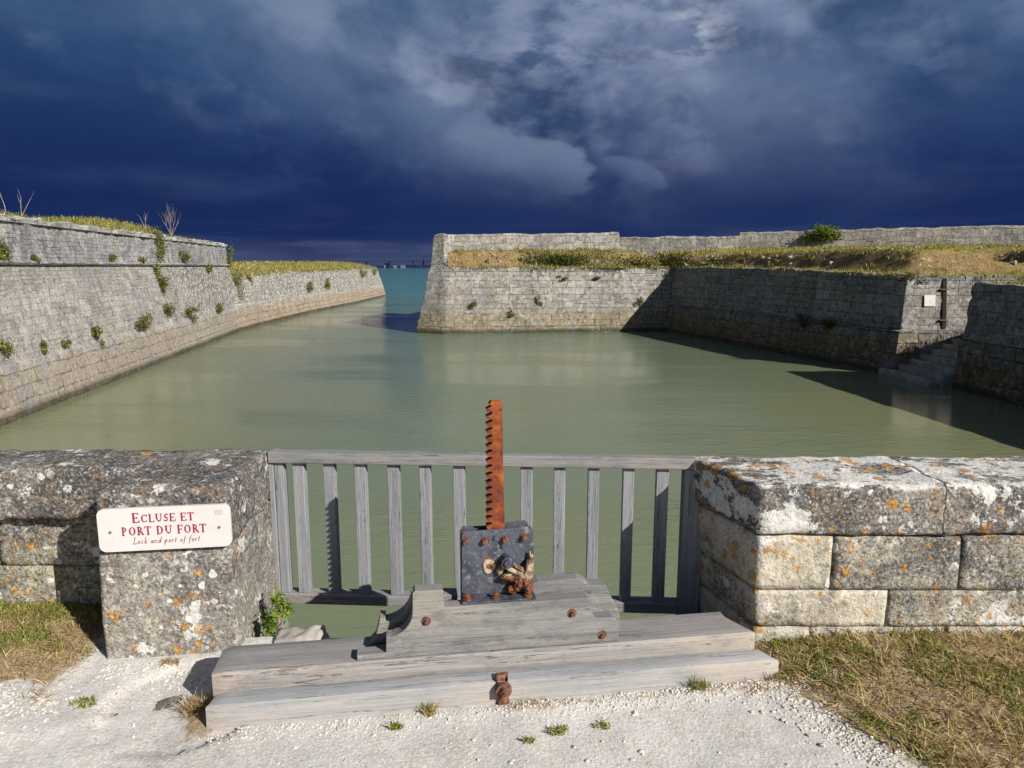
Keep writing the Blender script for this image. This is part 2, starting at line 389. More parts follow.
sn = g.m('ADD', soil, g.m('MULTIPLY', g.m('SUBTRACT', g.noise(P, 14, 6, 0.7, (1, 1, 1)), 0.5), 0.9))
scol = g.mix(g.step(fine, 0.3, 0.7), (0.16, 0.10, 0.05), (0.34, 0.25, 0.15))
col = g.mix(g.m('MULTIPLY', g.step(sn, 0.38, 0.62), 0.88), col, scol)
h = g.m('ADD', g.m('MULTIPLY', mid, 0.8), g.m('ADD', g.m('MULTIPLY', fine, 0.5), g.m('MULTIPLY', grit, -0.5)))
finish(g, col, 0.95, h, 0.45, 0.006, 0.1)
M['ground'] = m

m, g = mat('dry_turf')
P = g.n('ShaderNodeTexCoord').outputs['Object']
big = g.noise(P, 0.35, 6, 0.6)
mid = g.noise(P, 1.5, 8, 0.68, (3, 1, 0))
fine = g.noise(P, 9, 6, 0.7)
nz = g.n('ShaderNodeSeparateXYZ', {0: g.n('ShaderNodeNewGeometry').outputs['Normal']}).outputs[2]
col = g.mix(g.step(mid, 0.38, 0.62), (0.25, 0.20, 0.06), (0.13, 0.14, 0.03))
col = g.mix(g.step(big, 0.46, 0.6, 0, 0.8), col, (0.27, 0.22, 0.09))
brown = g.mix(g.step(fine, 0.35, 0.65), (0.13, 0.080, 0.038), (0.27, 0.19, 0.095))
col = g.mix(g.m('MULTIPLY', g.step(nz, 0.93, 0.80), g.step(mid, 0.34, 0.50, 0.35, 1.0)), col, brown)
stn = g.m('MULTIPLY', g.step(g.noise(P, 5.5, 5, 0.6, (5, 5, 0)), 0.60, 0.64), g.m('MULTIPLY', g.step(nz, 0.95, 0.85), g.step(g.noise(P, 0.5, 3, 0.5, (2, 9, 0)), 0.46, 0.56)))
col = g.mix(g.m('MULTIPLY', stn, 0.8), col, (0.45, 0.41, 0.35))
finish(g, col, 0.95, g.m('ADD', mid, g.m('MULTIPLY', fine, 0.6)), 0.9, 0.15, 0.1)
M['turf'] = m


def simple(name, c1, c2, scale=20, rough=0.8, bstr=0.3, bdist=0.004, metal=0.0, spec=0.3, stretch=(1, 1, 1), detail=6, thr=(0.35, 0.65)):
    m, g = mat(name)
    P = g.n('ShaderNodeTexCoord').outputs['Object']
    n1 = g.noise(P, scale, detail, 0.65, (1, 2, 3), stretch)
    finish(g, g.mix(g.step(n1, *thr), c1, c2), rough, n1, bstr, bdist, spec, metal)
    return m


def wood(name, c1, c2, grain, warm, dist=0.3, stain=0.6, top=None, ckw=0.6, fw=0.5):
    """weathered timber, grain running along the stretched axis"""
    m, g = mat(name)
    P = g.n('ShaderNodeTexCoord').outputs['Object']
    f = g.noise(P, 70, 9, 0.75, (1, 1, 1), grain, dist)
    f2 = g.noise(P, 20, 8, 0.7, (5, 1, 1), grain, dist)
    ck = g.noise(P, 9, 6, 0.6, (2, 8, 1), tuple(x * (0.5 if x < 1 else 1) for x in grain), dist)
    b = g.noise(P, 3.2, 8, 0.68, (2, 4, 1), tuple(0.45 if x < 1 else 1.0 for x in grain))
    bb = g.noise(P, 14, 9, 0.78, (6, 4, 1), tuple(0.5 if x < 1 else 1.0 for x in grain))
    sp = g.noise(P, 60, 5, 0.7, (8, 3, 1))
    col = g.mix(g.step(f2, 0.36, 0.64), c1, c2)
    col = g.mix(g.step(b, 0.46, 0.60, 0, 0.75), col, warm)
    col = g.mix(g.step(bb, 0.50, 0.36, 0, stain), col, tuple(x * 0.55 for x in c1))
    col = g.mix(g.step(f, 0.46, 0.34, 0, fw), col, tuple(x * 0.45 for x in c1))
    if top:       # upward faces blend towards a tone of their own
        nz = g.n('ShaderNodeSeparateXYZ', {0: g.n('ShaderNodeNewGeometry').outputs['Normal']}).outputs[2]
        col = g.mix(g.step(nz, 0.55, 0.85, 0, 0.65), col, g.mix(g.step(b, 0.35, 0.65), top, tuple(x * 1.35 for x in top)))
    crack = g.step(g.m('ABSOLUTE', g.m('SUBTRACT', ck, 0.5)), 0.009, 0.003)
    crack = g.m('MULTIPLY', g.m('MULTIPLY', crack, g.step(bb, 0.48, 0.58)), ckw)
    col = g.mix(g.m('MULTIPLY', crack, 0.8), col, tuple(x * 0.15 for x in c1))
    col = g.mix(g.step(sp, 0.62, 0.70, 0, 0.55), col, (0.42, 0.40, 0.37))
    h = g.m('SUBTRACT', g.m('ADD', f, g.m('MULTIPLY', f2, 0.9)), g.m('MULTIPLY', crack, 1.5))
    finish(g, col, 0.85, h, 0.8, 0.007, 0.2)
    return m


M['gate_wood'] = wood('gate_timber', (0.19, 0.197, 0.215), (0.27, 0.275, 0.29), (1.6, 1.6, 0.06), (0.235, 0.24, 0.255), stain=0.25)
M['rail_wood'] = wood('rail_timber', (0.17, 0.172, 0.18), (0.25, 0.25, 0.255), (0.06, 1.6, 1.6), (0.27, 0.245, 0.225), stain=0.3)
M['beam_wood'] = wood('beam_timber', (0.26, 0.26, 0.265), (0.36, 0.35, 0.34), (0.05, 1.2, 1.2), (0.42, 0.355, 0.31), 0.6, stain=0.25, top=(0.25, 0.26, 0.28), ckw=0.4, fw=0.4)
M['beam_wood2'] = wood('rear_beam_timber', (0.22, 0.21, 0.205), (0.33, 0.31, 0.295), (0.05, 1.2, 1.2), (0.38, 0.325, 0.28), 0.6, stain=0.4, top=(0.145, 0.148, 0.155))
M['block_wood'] = wood('block_timber', (0.15, 0.152, 0.155), (0.24, 0.235, 0.225), (0.09, 1.2, 1.2), (0.27, 0.245, 0.215), 0.8, stain=0.5, top=(0.16, 0.16, 0.16), ckw=0.4, fw=0.4)

m, g = mat('orange_rust')
P = g.n('ShaderNodeTexCoord').outputs['Object']
a = g.noise(P, 30, 8, 0.7)
b = g.noise(P, 5.5, 5, 0.65, (2, 2, 2), (1, 1, 1))
col = g.mix(g.step(b, 0.44, 0.60), (0.13, 0.032, 0.016), (0.31, 0.085, 0.016))
col = g.mix(g.step(a, 0.50, 0.36, 0, 0.85), col, (0.055, 0.020, 0.012))
col = g.mix(g.step(a, 0.60, 0.70, 0, 0.7), col, (0.44, 0.15, 0.03))
finish(g, col, 0.85, a, 0.7, 0.004, 0.2)
M['rust'] = m
m, g = mat('dark_rust')
P = g.n('ShaderNodeTexCoord').outputs['Object']
a = g.noise(P, 60, 8, 0.7)
col = g.mix(g.step(a, 0.35, 0.65), (0.05, 0.025, 0.02), (0.19, 0.085, 0.055))
col = g.mix(g.step(g.noise(P, 35, 4, 0.6, (5, 5, 5)), 0.6, 0.68, 0, 0.6), col, (0.32, 0.13, 0.06))
finish(g, col, 0.85, a, 0.7, 0.003, 0.25)
M['drust'] = m
M['rust2'] = simple('red_rust', (0.06, 0.022, 0.016), (0.21, 0.07, 0.03), 90, 0.85, 0.6, 0.002)
m, g = mat('worn_painted_steel')
P = g.n('ShaderNodeTexCoord').outputs['Object']
a = g.noise(P, 26, 8, 0.68)
b = g.noise(P, 9, 6, 0.6, (2, 2, 2))
col = g.mix(g.step(b, 0.38, 0.62), (0.026, 0.031, 0.046), (0.062, 0.070, 0.094))
col = g.mix(g.step(a, 0.56, 0.66, 0, 0.7), col, (0.20, 0.195, 0.20))
col = g.mix(g.m('MULTIPLY', g.step(g.noise(P, 14, 7, 0.7, (7, 1, 2)), 0.56, 0.64), 0.8), col, (0.14, 0.065, 0.045))
sc1 = g.noise(P, 70, 6, 0.7, (3, 3, 3))
col = g.mix(g.step(sc1, 0.45, 0.36, 0, 0.7), col, (0.015, 0.015, 0.02))
col = g.mix(g.step(sc1, 0.60, 0.66, 0, 0.5), col, (0.28, 0.27, 0.26))
finish(g, col, 0.6, g.m('ADD', a, sc1), 0.7, 0.003, 0.4)
M['steel'] = m
m, g = mat('flaking_corrosion')
P = g.n('ShaderNodeTexCoord').outputs['Object']
a = g.noise(P, 50, 6, 0.7)
b = g.noise(P, 22, 5, 0.6, (2, 5, 2))
col = g.mix(g.step(b, 0.42, 0.58), (0.34, 0.28, 0.19), (0.10, 0.05, 0.035))
col = g.mix(g.step(a, 0.42, 0.30, 0, 0.8), col, (0.04, 0.03, 0.03))
finish(g, col, 0.9, a, 0.8, 0.004, 0.2)
M['flake'] = m
M['step'] = simple('step_stone', (0.17, 0.16, 0.135), (0.32, 0.30, 0.26), 3.0, 0.9, 0.5, 0.03)
M['sign'] = simple('sign_enamel', (0.53, 0.505, 0.495), (0.49, 0.465, 0.455), 8, 0.35, 0.02, 0.001, 0, 0.4)
M['red'] = simple('red_lettering', (0.22, 0.012, 0.035), (0.26, 0.02, 0.045), 30, 0.5, 0.0)
M['pinkmark'] = simple('faded_pink', (0.46, 0.34, 0.36), (0.48, 0.38, 0.39), 30, 0.5, 0.0)
M['letter_grey'] = simple('grey_red_lettering', (0.19, 0.03, 0.06), (0.21, 0.045, 0.075), 30, 0.5, 0.0)
M['screw'] = simple('screw_head', (0.20, 0.18, 0.20), (0.35, 0.33, 0.34), 80, 0.4, 0.1, 0.001, 0.6)
M['pebble'] = simple('white_pebble', (0.56, 0.54, 0.51), (0.44, 0.40, 0.34), 18, 0.9, 0.4, 0.003)
M['pebble2'] = simple('grey_pebble', (0.36, 0.33, 0.29), (0.50, 0.47, 0.42), 18, 0.9, 0.4, 0.003)
M['bank_stone'] = simple('bank_stone', (0.34, 0.32, 0.28), (0.20, 0.185, 0.16), 3, 0.9, 0.6, 0.03)
M['plate'] = simple('white_plate', (0.50, 0.49, 0.48), (0.44, 0.43, 0.42), 6, 0.5, 0.05)
M['drytwig'] = simple('dry_twig', (0.24, 0.18, 0.14), (0.34, 0.28, 0.23), 9, 0.9)
M['shore'] = simple('far_shore', (0.012, 0.018, 0.045), (0.020, 0.028, 0.060), 0.01, 1.0, 0.0, spec=0.0)  # haze and cloud shadow put into the colour as dark blue
M['farwhite'] = simple('far_building', (0.10, 0.115, 0.17), (0.13, 0.145, 0.20), 0.05, 1.0, 0.0, spec=0.0)  # pale walls dimmed and blued in the colour for distance haze
M['farbridge'] = simple('far_concrete', (0.014, 0.022, 0.055), (0.018, 0.026, 0.06), 0.05, 1.0, 0.0, spec=0.0)  # bridge and tower colour carries the same painted haze


def blade_mat(name, c1, c2, sc_=6.0):
    m, g = mat(name)
    P = g.n('ShaderNodeTexCoord').outputs['Object']
    n1 = g.noise(P, sc_, 4, 0.6)
    col = g.mix(g.step(n1, 0.35, 0.65), c1, c2)
    d = g.n('ShaderNodeBsdfDiffuse', {0: col})
    t = g.n('ShaderNodeBsdfTranslucent', {0: col})
    mx = g.n('ShaderNodeMixShader', {0: 0.3, 1: d.outputs[0], 2: t.outputs[0]})
    g.n('ShaderNodeOutputMaterial', {0: mx.outputs[0]})
    return m


M['g_green'] = blade_mat('green_blade', (0.12, 0.18, 0.03), (0.19, 0.24, 0.045))
M['g_yell'] = blade_mat('yellow_blade', (0.28, 0.26, 0.065), (0.36, 0.31, 0.10))
M['g_straw'] = blade_mat('straw_blade', (0.44, 0.32, 0.16), (0.60, 0.48, 0.28))
M['g_brown'] = blade_mat('brown_blade', (0.22, 0.13, 0.06), (0.32, 0.20, 0.09))
M['leaf'] = blade_mat('leaf_green', (0.085, 0.16, 0.022), (0.16, 0.24, 0.035), 25)
M['leaf_dk'] = blade_mat('leaf_dark', (0.055, 0.075, 0.02), (0.10, 0.11, 0.035), 3)
M['leaf_wall'] = blade_mat('leaf_wall', (0.085, 0.12, 0.025), (0.15, 0.16, 0.045), 3)
M['leaf_brown'] = blade_mat('leaf_brownish', (0.12, 0.085, 0.045), (0.20, 0.15, 0.08), 3)

m, g = mat('harbour_water')
P = g.n('ShaderNodeTexCoord').outputs['Object']
xyz = g.n('ShaderNodeSeparateXYZ', {0: P}).outputs
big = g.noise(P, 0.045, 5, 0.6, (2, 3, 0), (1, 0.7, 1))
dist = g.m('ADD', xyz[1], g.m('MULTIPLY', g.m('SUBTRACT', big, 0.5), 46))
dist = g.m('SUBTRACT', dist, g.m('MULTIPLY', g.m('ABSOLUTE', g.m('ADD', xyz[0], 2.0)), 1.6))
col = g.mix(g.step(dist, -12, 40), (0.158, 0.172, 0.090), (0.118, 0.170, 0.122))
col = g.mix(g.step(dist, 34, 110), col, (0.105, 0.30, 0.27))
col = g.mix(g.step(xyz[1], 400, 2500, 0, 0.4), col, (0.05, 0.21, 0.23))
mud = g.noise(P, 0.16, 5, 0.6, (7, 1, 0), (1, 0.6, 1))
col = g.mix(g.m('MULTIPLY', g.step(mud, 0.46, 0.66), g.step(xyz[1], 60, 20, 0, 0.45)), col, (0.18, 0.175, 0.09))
w1 = g.noise(P, 3.2, 5, 0.6, (0, 0, 0), (0.45, 1.3, 1), 0.6)
w2 = g.noise(P, 13, 4, 0.6, (4, 0, 0), (0.6, 1.4, 1), 0.5)
calm = g.step(g.noise(P, 0.12, 3, 0.5, (9, 9, 0), (0.5, 1.6, 1)), 0.40, 0.60, 0.18, 1.0)
h = g.m('MULTIPLY', g.m('ADD', w1, g.m('MULTIPLY', w2, 0.35)), calm)
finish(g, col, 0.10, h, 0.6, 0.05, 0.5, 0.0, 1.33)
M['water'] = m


# ------------------------------------------------------------------ object helpers
def tagit(o, label=None, cat=None, group=None, kind=None):
    if label:
        o['label'] = label
    if cat:
        o['category'] = cat
    if group:
        o['group'] = group
    if kind:
        o['kind'] = kind
    return o


def link_mesh(name, verts, faces, mats, parent=None, origin=None, uvs=None, smooth=True, mi=None, auto=None):
    """verts given in parent's (or world) space; origin shifts the object's own origin"""
    me = bpy.data.meshes.new(name)
    vs = np.asarray(verts, dtype=float).reshape(-1, 3)
    if origin is not None:
        vs = vs - np.array(origin)
    me.from_pydata([tuple(v) for v in vs], [], [tuple(int(i) for i in f) for f in faces])
    for m_ in (mats if isinstance(mats, (list, tuple)) else [mats]):
        me.materials.append(m_)
    if mi is not None:
        me.polygons.foreach_set('material_index', np.asarray(mi, dtype=np.int32))
    if smooth:
        me.polygons.foreach_set('use_smooth', np.ones(len(me.polygons), dtype=bool))
    if uvs is not None:
        uvl = me.uv_layers.new(name='UVMap')
        li = np.empty(len(me.loops), dtype=np.int32)
        me.loops.foreach_get('vertex_index', li)
        uvl.data.foreach_set('uv', np.asarray(uvs, dtype=float)[li].ravel())
    me.update()
    o = bpy.data.objects.new(name, me)
    COL.objects.link(o)
    if origin is not None:
        o.location = origin
    if parent is not None:
        o.parent = parent
    return o


def bm_obj(name, bm, mats, parent=None, smooth=False, loc=None):
    me = bpy.data.meshes.new(name)
    bm.normal_update()
    bm.to_mesh(me)
    bm.free()
    for m_ in (mats if isinstance(mats, (list, tuple)) else [mats]):
        me.materials.append(m_)
    if smooth:
        me.polygons.foreach_set('use_smooth', np.ones(len(me.polygons), dtype=bool))
    o = bpy.data.objects.new(name, me)
    COL.objects.link(o)
    if parent is not None:
        o.parent = parent
    if loc is not None:
        o.location = loc
    return o


def empty(name, loc=(0, 0, 0), rz=0.0):
    o = bpy.data.objects.new(name, None)
    COL.objects.link(o)
    o.location = loc
    o.rotation_euler = (0, 0, rz)
    o.empty_display_size = 0.2
    return o


def add_box(bm, x0, x1, y0, y1, z0, z1, bev=0.0, seg=2, mtx=None):
    r = bmesh.ops.create_cube(bm, size=1.0)
    vs = r['verts']
    for v in vs:
        v.co = Vector(((x0 + x1) / 2 + v.co.x * (x1 - x0), (y0 + y1) / 2 + v.co.y * (y1 - y0), (z0 + z1) / 2 + v.co.z * (z1 - z0)))
    if mtx is not None:
        bmesh.ops.transform(bm, matrix=mtx, verts=vs)
    if bev:
        es = list({e for v in vs for e in v.link_edges})
        bmesh.ops.bevel(bm, geom=es, offset=bev, segments=seg, affect='EDGES', profile=0.5)


def add_cyl(bm, p0, p1, r0, r1=None, seg=14, cap=True):
    p0, p1 = Vector(p0), Vector(p1)
    r1 = r0 if r1 is None else r1
    q = (p1 - p0).to_track_quat('Z', 'Y').to_matrix().to_4x4()
    q.translation = (p0 + p1) / 2
    return bmesh.ops.create_cone(bm, cap_ends=cap, segments=seg, radius1=r0, radius2=r1, depth=(p1 - p0).length, matrix=q)['verts']


def add_prism(bm, pts, y0, y1, bev=0.0):
    """outline in the x-z plane pushed from y0 to y1"""
    a = [bm.verts.new((x, y0, z)) for x, z in pts]
    b = [bm.verts.new((x, y1, z)) for x, z in pts]
    fs = [bm.faces.new(a), bm.faces.new(b[::-1])]
    n = len(pts)
    for i in range(n):
        fs.append(bm.faces.new((a[i], b[i], b[(i + 1) % n], a[(i + 1) % n])))
    bmesh.ops.recalc_face_normals(bm, faces=fs)
    if bev:
        es = list({e for f in fs[:2] for e in f.edges})
        bmesh.ops.bevel(bm, geom=es, offset=bev, segments=2, affect='EDGES', profile=0.5)


def fbm(p, o=4):
    return noise.fractal(p, 0.8, 2.0, o)


def rock_block(x0, x1, y0, y1, z0, z1, res=0.025, r=0.03, amp=0.006, rx=None, warp=None, seed=0.0, chips=0.5):
    """a dressed stone: rounded, worn and chipped box; returns verts, faces"""
    dims = (x1 - x0, y1 - y0, z1 - z0)
    c = Vector(((x0 + x1) / 2, (y0 + y1) / 2, (z0 + z1) / 2))
    hf = Vector(dims) / 2
    nn = [max(2, int(math.ceil(d / res))) for d in dims]
    bm = bmesh.new()
    for ax in range(3):
        a, b = (ax + 1) % 3, (ax + 2) % 3
        for sgn in (-1, 1):
            grid = []
            for i in range(nn[a] + 1):
                row = []
                for j in range(nn[b] + 1):
                    p = Vector((0, 0, 0))
                    p[ax] = sgn * hf[ax]
                    p[a] = -hf[a] + dims[a] * i / nn[a]
                    p[b] = -hf[b] + dims[b] * j / nn[b]
                    row.append(bm.verts.new(p))
                grid.append(row)
            for i in range(nn[a]):
                for j in range(nn[b]):
                    q = (grid[i][j], grid[i + 1][j], grid[i + 1][j + 1], grid[i][j + 1])
                    bm.faces.new(q if sgn > 0 else q[::-1])
    bmesh.ops.remove_doubles(bm, verts=bm.verts, dist=1e-5)
    sv = Vector((seed * 3.7, seed * 1.3, seed * 5.1))
    for v in bm.verts:
        p = v.co.copy()
        wp = p + c
        edge = 1 + chips * fbm((wp + sv) * 9.0, 3)
        rr = max(0.004, r * edge)
        rv = (rr, rr, rr)
        q = Vector([max(-hf[k] + rv[k], min(hf[k] - rv[k], p[k])) for k in range(3)])
        if rx is not None and not (rx == 'left' and p.x < 0):      # butted end: square, hairline joint only
            q.x = p.x
        d = p - q
        if d.length > 1e-7:
            dn = Vector([d[k] / rv[k] for k in range(3)]).normalized()
            p = q + Vector([dn[k] * rv[k] for k in range(3)])
        else:
            dn = Vector((0, 0, 0))
        n_ = dn if dn.length > 0 else Vector((0, 0, 1))
        p += n_ * (amp * fbm((wp + sv) * 14, 4) + amp * 1.5 * fbm((wp + sv) * 4, 3))
        wp = p + c
        if warp:
            wp = warp(wp)
        v.co = wp
    vs = [tuple(v.co) for v in bm.verts]
    bm.verts.index_update()
    fs = [tuple(v.index for v in f.verts) for f in bm.faces]
    bm.free()
    return vs, fs


class Acc:
    def __init__(s):
        s.v = []
        s.f = []

    def add(s, vf):
        k = len(s.v)
        s.v += list(vf[0])
        s.f += [tuple(i + k for i in f) for f in vf[1]]


# ------------------------------------------------------------------ THE SETTING
# water: one sheet from under the near quay to the horizon
vs = [(-9000, -30, -2.55), (9000, -30, -2.55), (9000, 14000, -2.55), (-9000, 14000, -2.55)]
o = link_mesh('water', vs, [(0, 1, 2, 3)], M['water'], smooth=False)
tagit(o, kind='structure')


# ground in front of the lock
def soil_mask(x, y):
    nz = fbm(Vector((x * 3, y * 3, 0)), 4) * 0.10
    l = min((-1.80 + 0.03 - x) / 0.12, (y - 2.42 + nz) / 0.12 + (-(x) - 1.85) * 0.2)
    ax, ay, bx, by = 1.00, 2.62, 1.31, 2.09
    d = ((x - ax) * (by - ay) - (y - ay) * (bx - ax)) / math.hypot(bx - ax, by - ay)
    r = -d / 0.10
    dl = (x - -1.13) ** 2 / 0.008 + (y - 2.40) ** 2 / 0.02
    t = 1.2 - dl
    # strip of dead grass along the beam front
    yb = 2.289 + (x + 1.109) * 0.1414
    sb = (0.55 if x > -0.2 else 0.25) * (1 if -1.0 < x < 1.1 else 0) * math.exp(-((y - yb + 0.03) / 0.05) ** 2) + fbm(Vector((x * 4, 0, 0)), 3) * 0.25
    return max(0.0, min(1.0, max(l, r, t, sb) * 0.5 + 0.25 + nz * 1.5 if max(l, r, t) > -1.5 else max(0, sb)))


x0, x1, y0, y1, st = -4.2, 4.2, 1.0, 3.5, 0.028
nx, ny = int((x1 - x0) / st), int((y1 - y0) / st)
vs, fs, sl, keep = [], [], [], {}
for j in range(ny + 1):
    for i in range(nx + 1):
        x, y = x0 + i * st, y0 + j * st
        if y > 2.95 and -1.24 < x < 0.96:
            continue
        if y > 3.22:
            continue
        s_ = soil_mask(x, y)
        z = 0.010 * fbm(Vector((x * 1.6, y * 1.6, 3)), 3) + 0.004 * fbm(Vector((x * 9, y * 9, 1)), 4) + 0.0012 * noise.noise(Vector((x * 40, y * 40, 2)))
        z += s_ * 0.018
        if x > 1.1 and y > 2.3:
            z += 0.05 * min(1, (x - 1.1) / 0.4) * min(1, (y - 2.3) / 0.4)
        if x < -1.8:
            z += 0.03 * min(1, (-1.8 - x) / 0.4)
        if math.hypot(x + 1.25, y - 2.45) < 0.3:
            z -= 0.02
        keep[(i, j)] = len(vs)
        vs.append((x, y, z))
        sl.append(s_)
for j in range(ny):
    for i in range(nx):
        q = [keep.get(k) for k in ((i, j), (i + 1, j), (i + 1, j + 1), (i, j + 1))]
        if None not in q:
            fs.append(q)
# the same sheet carried out to the sides and far behind the camera
k = len(vs)
def quad(a, b, c, d):
    global k
    vs.extend([a, b, c, d]); sl.extend([0.2] * 4); fs.append([k, k + 1, k + 2, k + 3]); k += 4
zz = -0.012
quad((-4.15, -90, zz), (4.15, -90, zz), (4.15, 1.05, zz), (-4.15, 1.05, zz))
quad((-90, -90, zz), (-4.15, -90, zz), (-4.15, 3.2, zz), (-90, 3.2, zz))
quad((4.15, -90, zz), (90, -90, zz), (90, 3.2, zz), (4.15, 3.2, zz))
go = link_mesh('ground', vs, fs, M['ground'])
at = go.data.attributes.new('soil', 'FLOAT', 'POINT')
at.data.foreach_set('value', np.array(sl, dtype=float))
tagit(go, kind='structure')


def ground_z(x, y):
    s_ = soil_mask(x, y)
    z = 0.010 * fbm(Vector((x * 1.6, y * 1.6, 3)), 3) + 0.004 * fbm(Vector((x * 9, y * 9, 1)), 4) + s_ * 0.018
    if x > 1.1 and y > 2.3:
        z += 0.05 * min(1, (x - 1.1) / 0.4) * min(1, (y - 2.3) / 0.4)
    if x < -1.8:
        z += 0.03 * min(1, (-1.8 - x) / 0.4)
    if math.hypot(x + 1.25, y - 2.45) < 0.3:
        z -= 0.02
    return z


# ------------------------------------------------------------------ lofted walls
def sharpen(o, ang=0.6):
    me = o.data
    bm = bmesh.new(); bm.from_mesh(me)
    for e in bm.edges:
        if len(e.link_faces) == 2 and e.calc_face_angle(0) > ang:
            e.smooth = False
    bm.to_mesh(me); bm.free()


def loft(name, plan, profile, material, parent=None, zt=None, zref=(1.65, -0.8), res=0.35, vres=0.22, amp=0.03, top_amp=0.04, closed=False, seed=0.0,
         origin=None):
    """plan: base line (travel with the inside on the left); profile: (inset, height) from the foot up; zt: top height at each plan point"""
    n = len(plan)
    P = [Vector((p[0], p[1], 0)) for p in plan]
    dirs = []
    for i in range(n):
        ns = []
        if i > 0:
            d = (P[i] - P[i - 1]).normalized(); ns.append(Vector((-d.y, d.x, 0)))
        if i < n - 1:
            d = (P[i + 1] - P[i]).normalized(); ns.append(Vector((-d.y, d.x, 0)))
        if len(ns) == 2:
            b = (ns[0] + ns[1])
            if b.length < 1e-4:
                b = ns[0]
            b.normalize()
            dirs.append(b / max(0.4, b.dot(ns[0])))
        else:
            dirs.append(ns[0])
    pts, u = [], 0.0
    for i in range(n - 1):
        L = (P[i + 1] - P[i]).length
        m_ = max(1, int(L / res))
        for k_ in range(m_ + (1 if i == n - 2 else 0)):
            t = k_ / m_
            z_ = None if zt is None else zt[i] * (1 - t) + zt[i + 1] * t
            pts.append((P[i].lerp(P[i + 1], t), dirs[i].lerp(dirs[i + 1], t), u + L * t, z_))
        u += L
    prof = []
    for i in range(len(profile) - 1):
        (a, b), (c, d) = profile[i], profile[i + 1]
        L = math.hypot(c - a, d - b)
        m_ = max(1, int(L / vres))
        for k_ in range(m_):
            t = k_ / m_
            prof.append((a + (c - a) * t, b + (d - b) * t))
    prof.append(profile[-1])
    vs, fs, uv = [], [], []
    for (p, d, uu, z_) in pts:
        vv = prof[0][1]
        for i, (off, z) in enumerate(prof):
            zz = z
            if z_ is not None and z > zref[1]:
                zz = zref[1] + (z - zref[1]) * (z_ - zref[1]) / (zref[0] - zref[1])
            q = p + d * off
            q.z = zz
            a_ = fbm(q * 1.3 + Vector((seed, 0, 0)), 4) * amp + fbm(q * 4.0, 3) * amp * 0.6
            q -= d * a_
            if z > profile[-1][1] - 0.12:
                q.z += top_amp * fbm(Vector((q.x * 1.1, q.y * 1.1, seed)), 3)
            if i:
                vv += math.hypot(prof[i][0] - prof[i - 1][0], prof[i][1] - prof[i - 1][1])
            vs.append(q[:])
            uv.append((uu, vv))
    m_ = len(prof)
    for i in range(len(pts) - 1):
        for j in range(m_ - 1):
            a = i * m_ + j
            fs.append((a, a + m_, a + m_ + 1, a + 1))
    o = link_mesh(name, vs, fs, material, parent, origin=origin, uvs=uv)
    sharpen(o, 0.55)
    return o


# left rampart: battered scarp, string course, vertical parapet
W1 = [(-10.75 - 0.158 * y, y) for y in (2.6, 12, 20, 30, 40, 49.3)] + [(-21.4, 50.1)]
rp = empty('rampart_wall', (-11.2, 3.4, -2.55))
tagit(rp, 'long sloping grey stone rampart with a string course on the left of the harbour', 'rampart')


def under(name, plan, profile, material, par, **kw):
    o = loft(name, plan, profile, material, None, **kw)
    o.parent = par
    o.matrix_parent_inverse = Matrix.Translation(-Vector(par.location))
    return o


under('scarp', W1, [(0, -3.4), (0, -2.35), (0.07, -2.30), (0.34, -1.12), (0.40, -1.06), (0.99, 1.72)], M['rampart'], rp, amp=0.028)
under('string_course', W1, [(1.0, 1.70), (0.90, 1.72), (0.86, 1.78), (0.90, 1.84), (1.02, 1.86)], M['parapet'], rp, amp=0.02, vres=0.05)
under('parapet', W1, [(1.0, 1.84), (1.06, 3.02)], M['parapet'], rp, amp=0.025, seed=3)
under('coping', W1, [(1.06, 2.99), (0.97, 3.01), (0.96, 3.14), (1.0, 3.18), (1.9, 3.22)], M['coping_pale'], rp, amp=0.08, top_amp=0.12, vres=0.06, res=0.2, seed=9)

W2 = [(-18.05, 45.0), (-18.3, 50.5), (-18.8, 65), (-18.3, 82), (-18.5, 103.5), (-24, 107), (-40, 110)]
lw = empty('jetty_wall', (-18.5, 75, -2.55))
tagit(lw, 'low ruined pale stone harbour wall running on beyond the end of the rampart', 'harbour wall')
under('scarp', W2, [(0, -3.4), (0, -2.3), (0.1, -2.25), (0.35, -1.05), (0.42, -1.0), (1.05, 1.0), (1.1, 1.05), (1.9, 1.1)], M['rubble'], lw,
      zt=[1.0, 1.05, 1.25, 1.4, 1.55, 1.5, 1.5], zref=(1.1, -1.0), amp=0.12, top_amp=0.25, seed=5)

# bastion across the basin and the long quay coming back towards us on the right
bz = empty('bastion_wall', (-4.3, 44.6, -2.55))
tagit(bz, 'sunlit stone bastion corner with big footing blocks rising from the water across the basin', 'bastion')
under('wall', [(-4.5, 62), (-6.13, 45.1), (-4.26, 44.4), (13.5, 47.1)],
      [(0, -3.4), (0, -2.18), (0.06, -2.14), (0.10, -1.75), (0.17, -1.72), (0.80, 1.62), (0.84, 1.66), (1.7, 1.66)],
      M['bastion'], bz, amp=0.05, top_amp=0.12, seed=2)
qz = empty('quay_wall', (14.9, 27.6, -2.55))
tagit(qz, 'long dark shaded stone quay wall on the right of the basin, between bastion and stairs', 'quay wall')
QP = [(0, -3.4), (0, -2.2), (0.10, -2.15), (0.22, -1.3), (0.30, -0.85), (0.52, -0.80), (0.80, 1.5), (0.80, 1.66), (1.6, 1.66)]
under('wall', [(9.65, 48.6), (10.2, 46.6), (12.9, 36.0), (15.0, 27.2), (21.0, 27.2)], QP, M['quay'], qz, zt=[1.65, 1.65, 1.55, 1.32, 1.30], zref=(1.66, -0.8), amp=0.05, top_amp=0.08, seed=4)


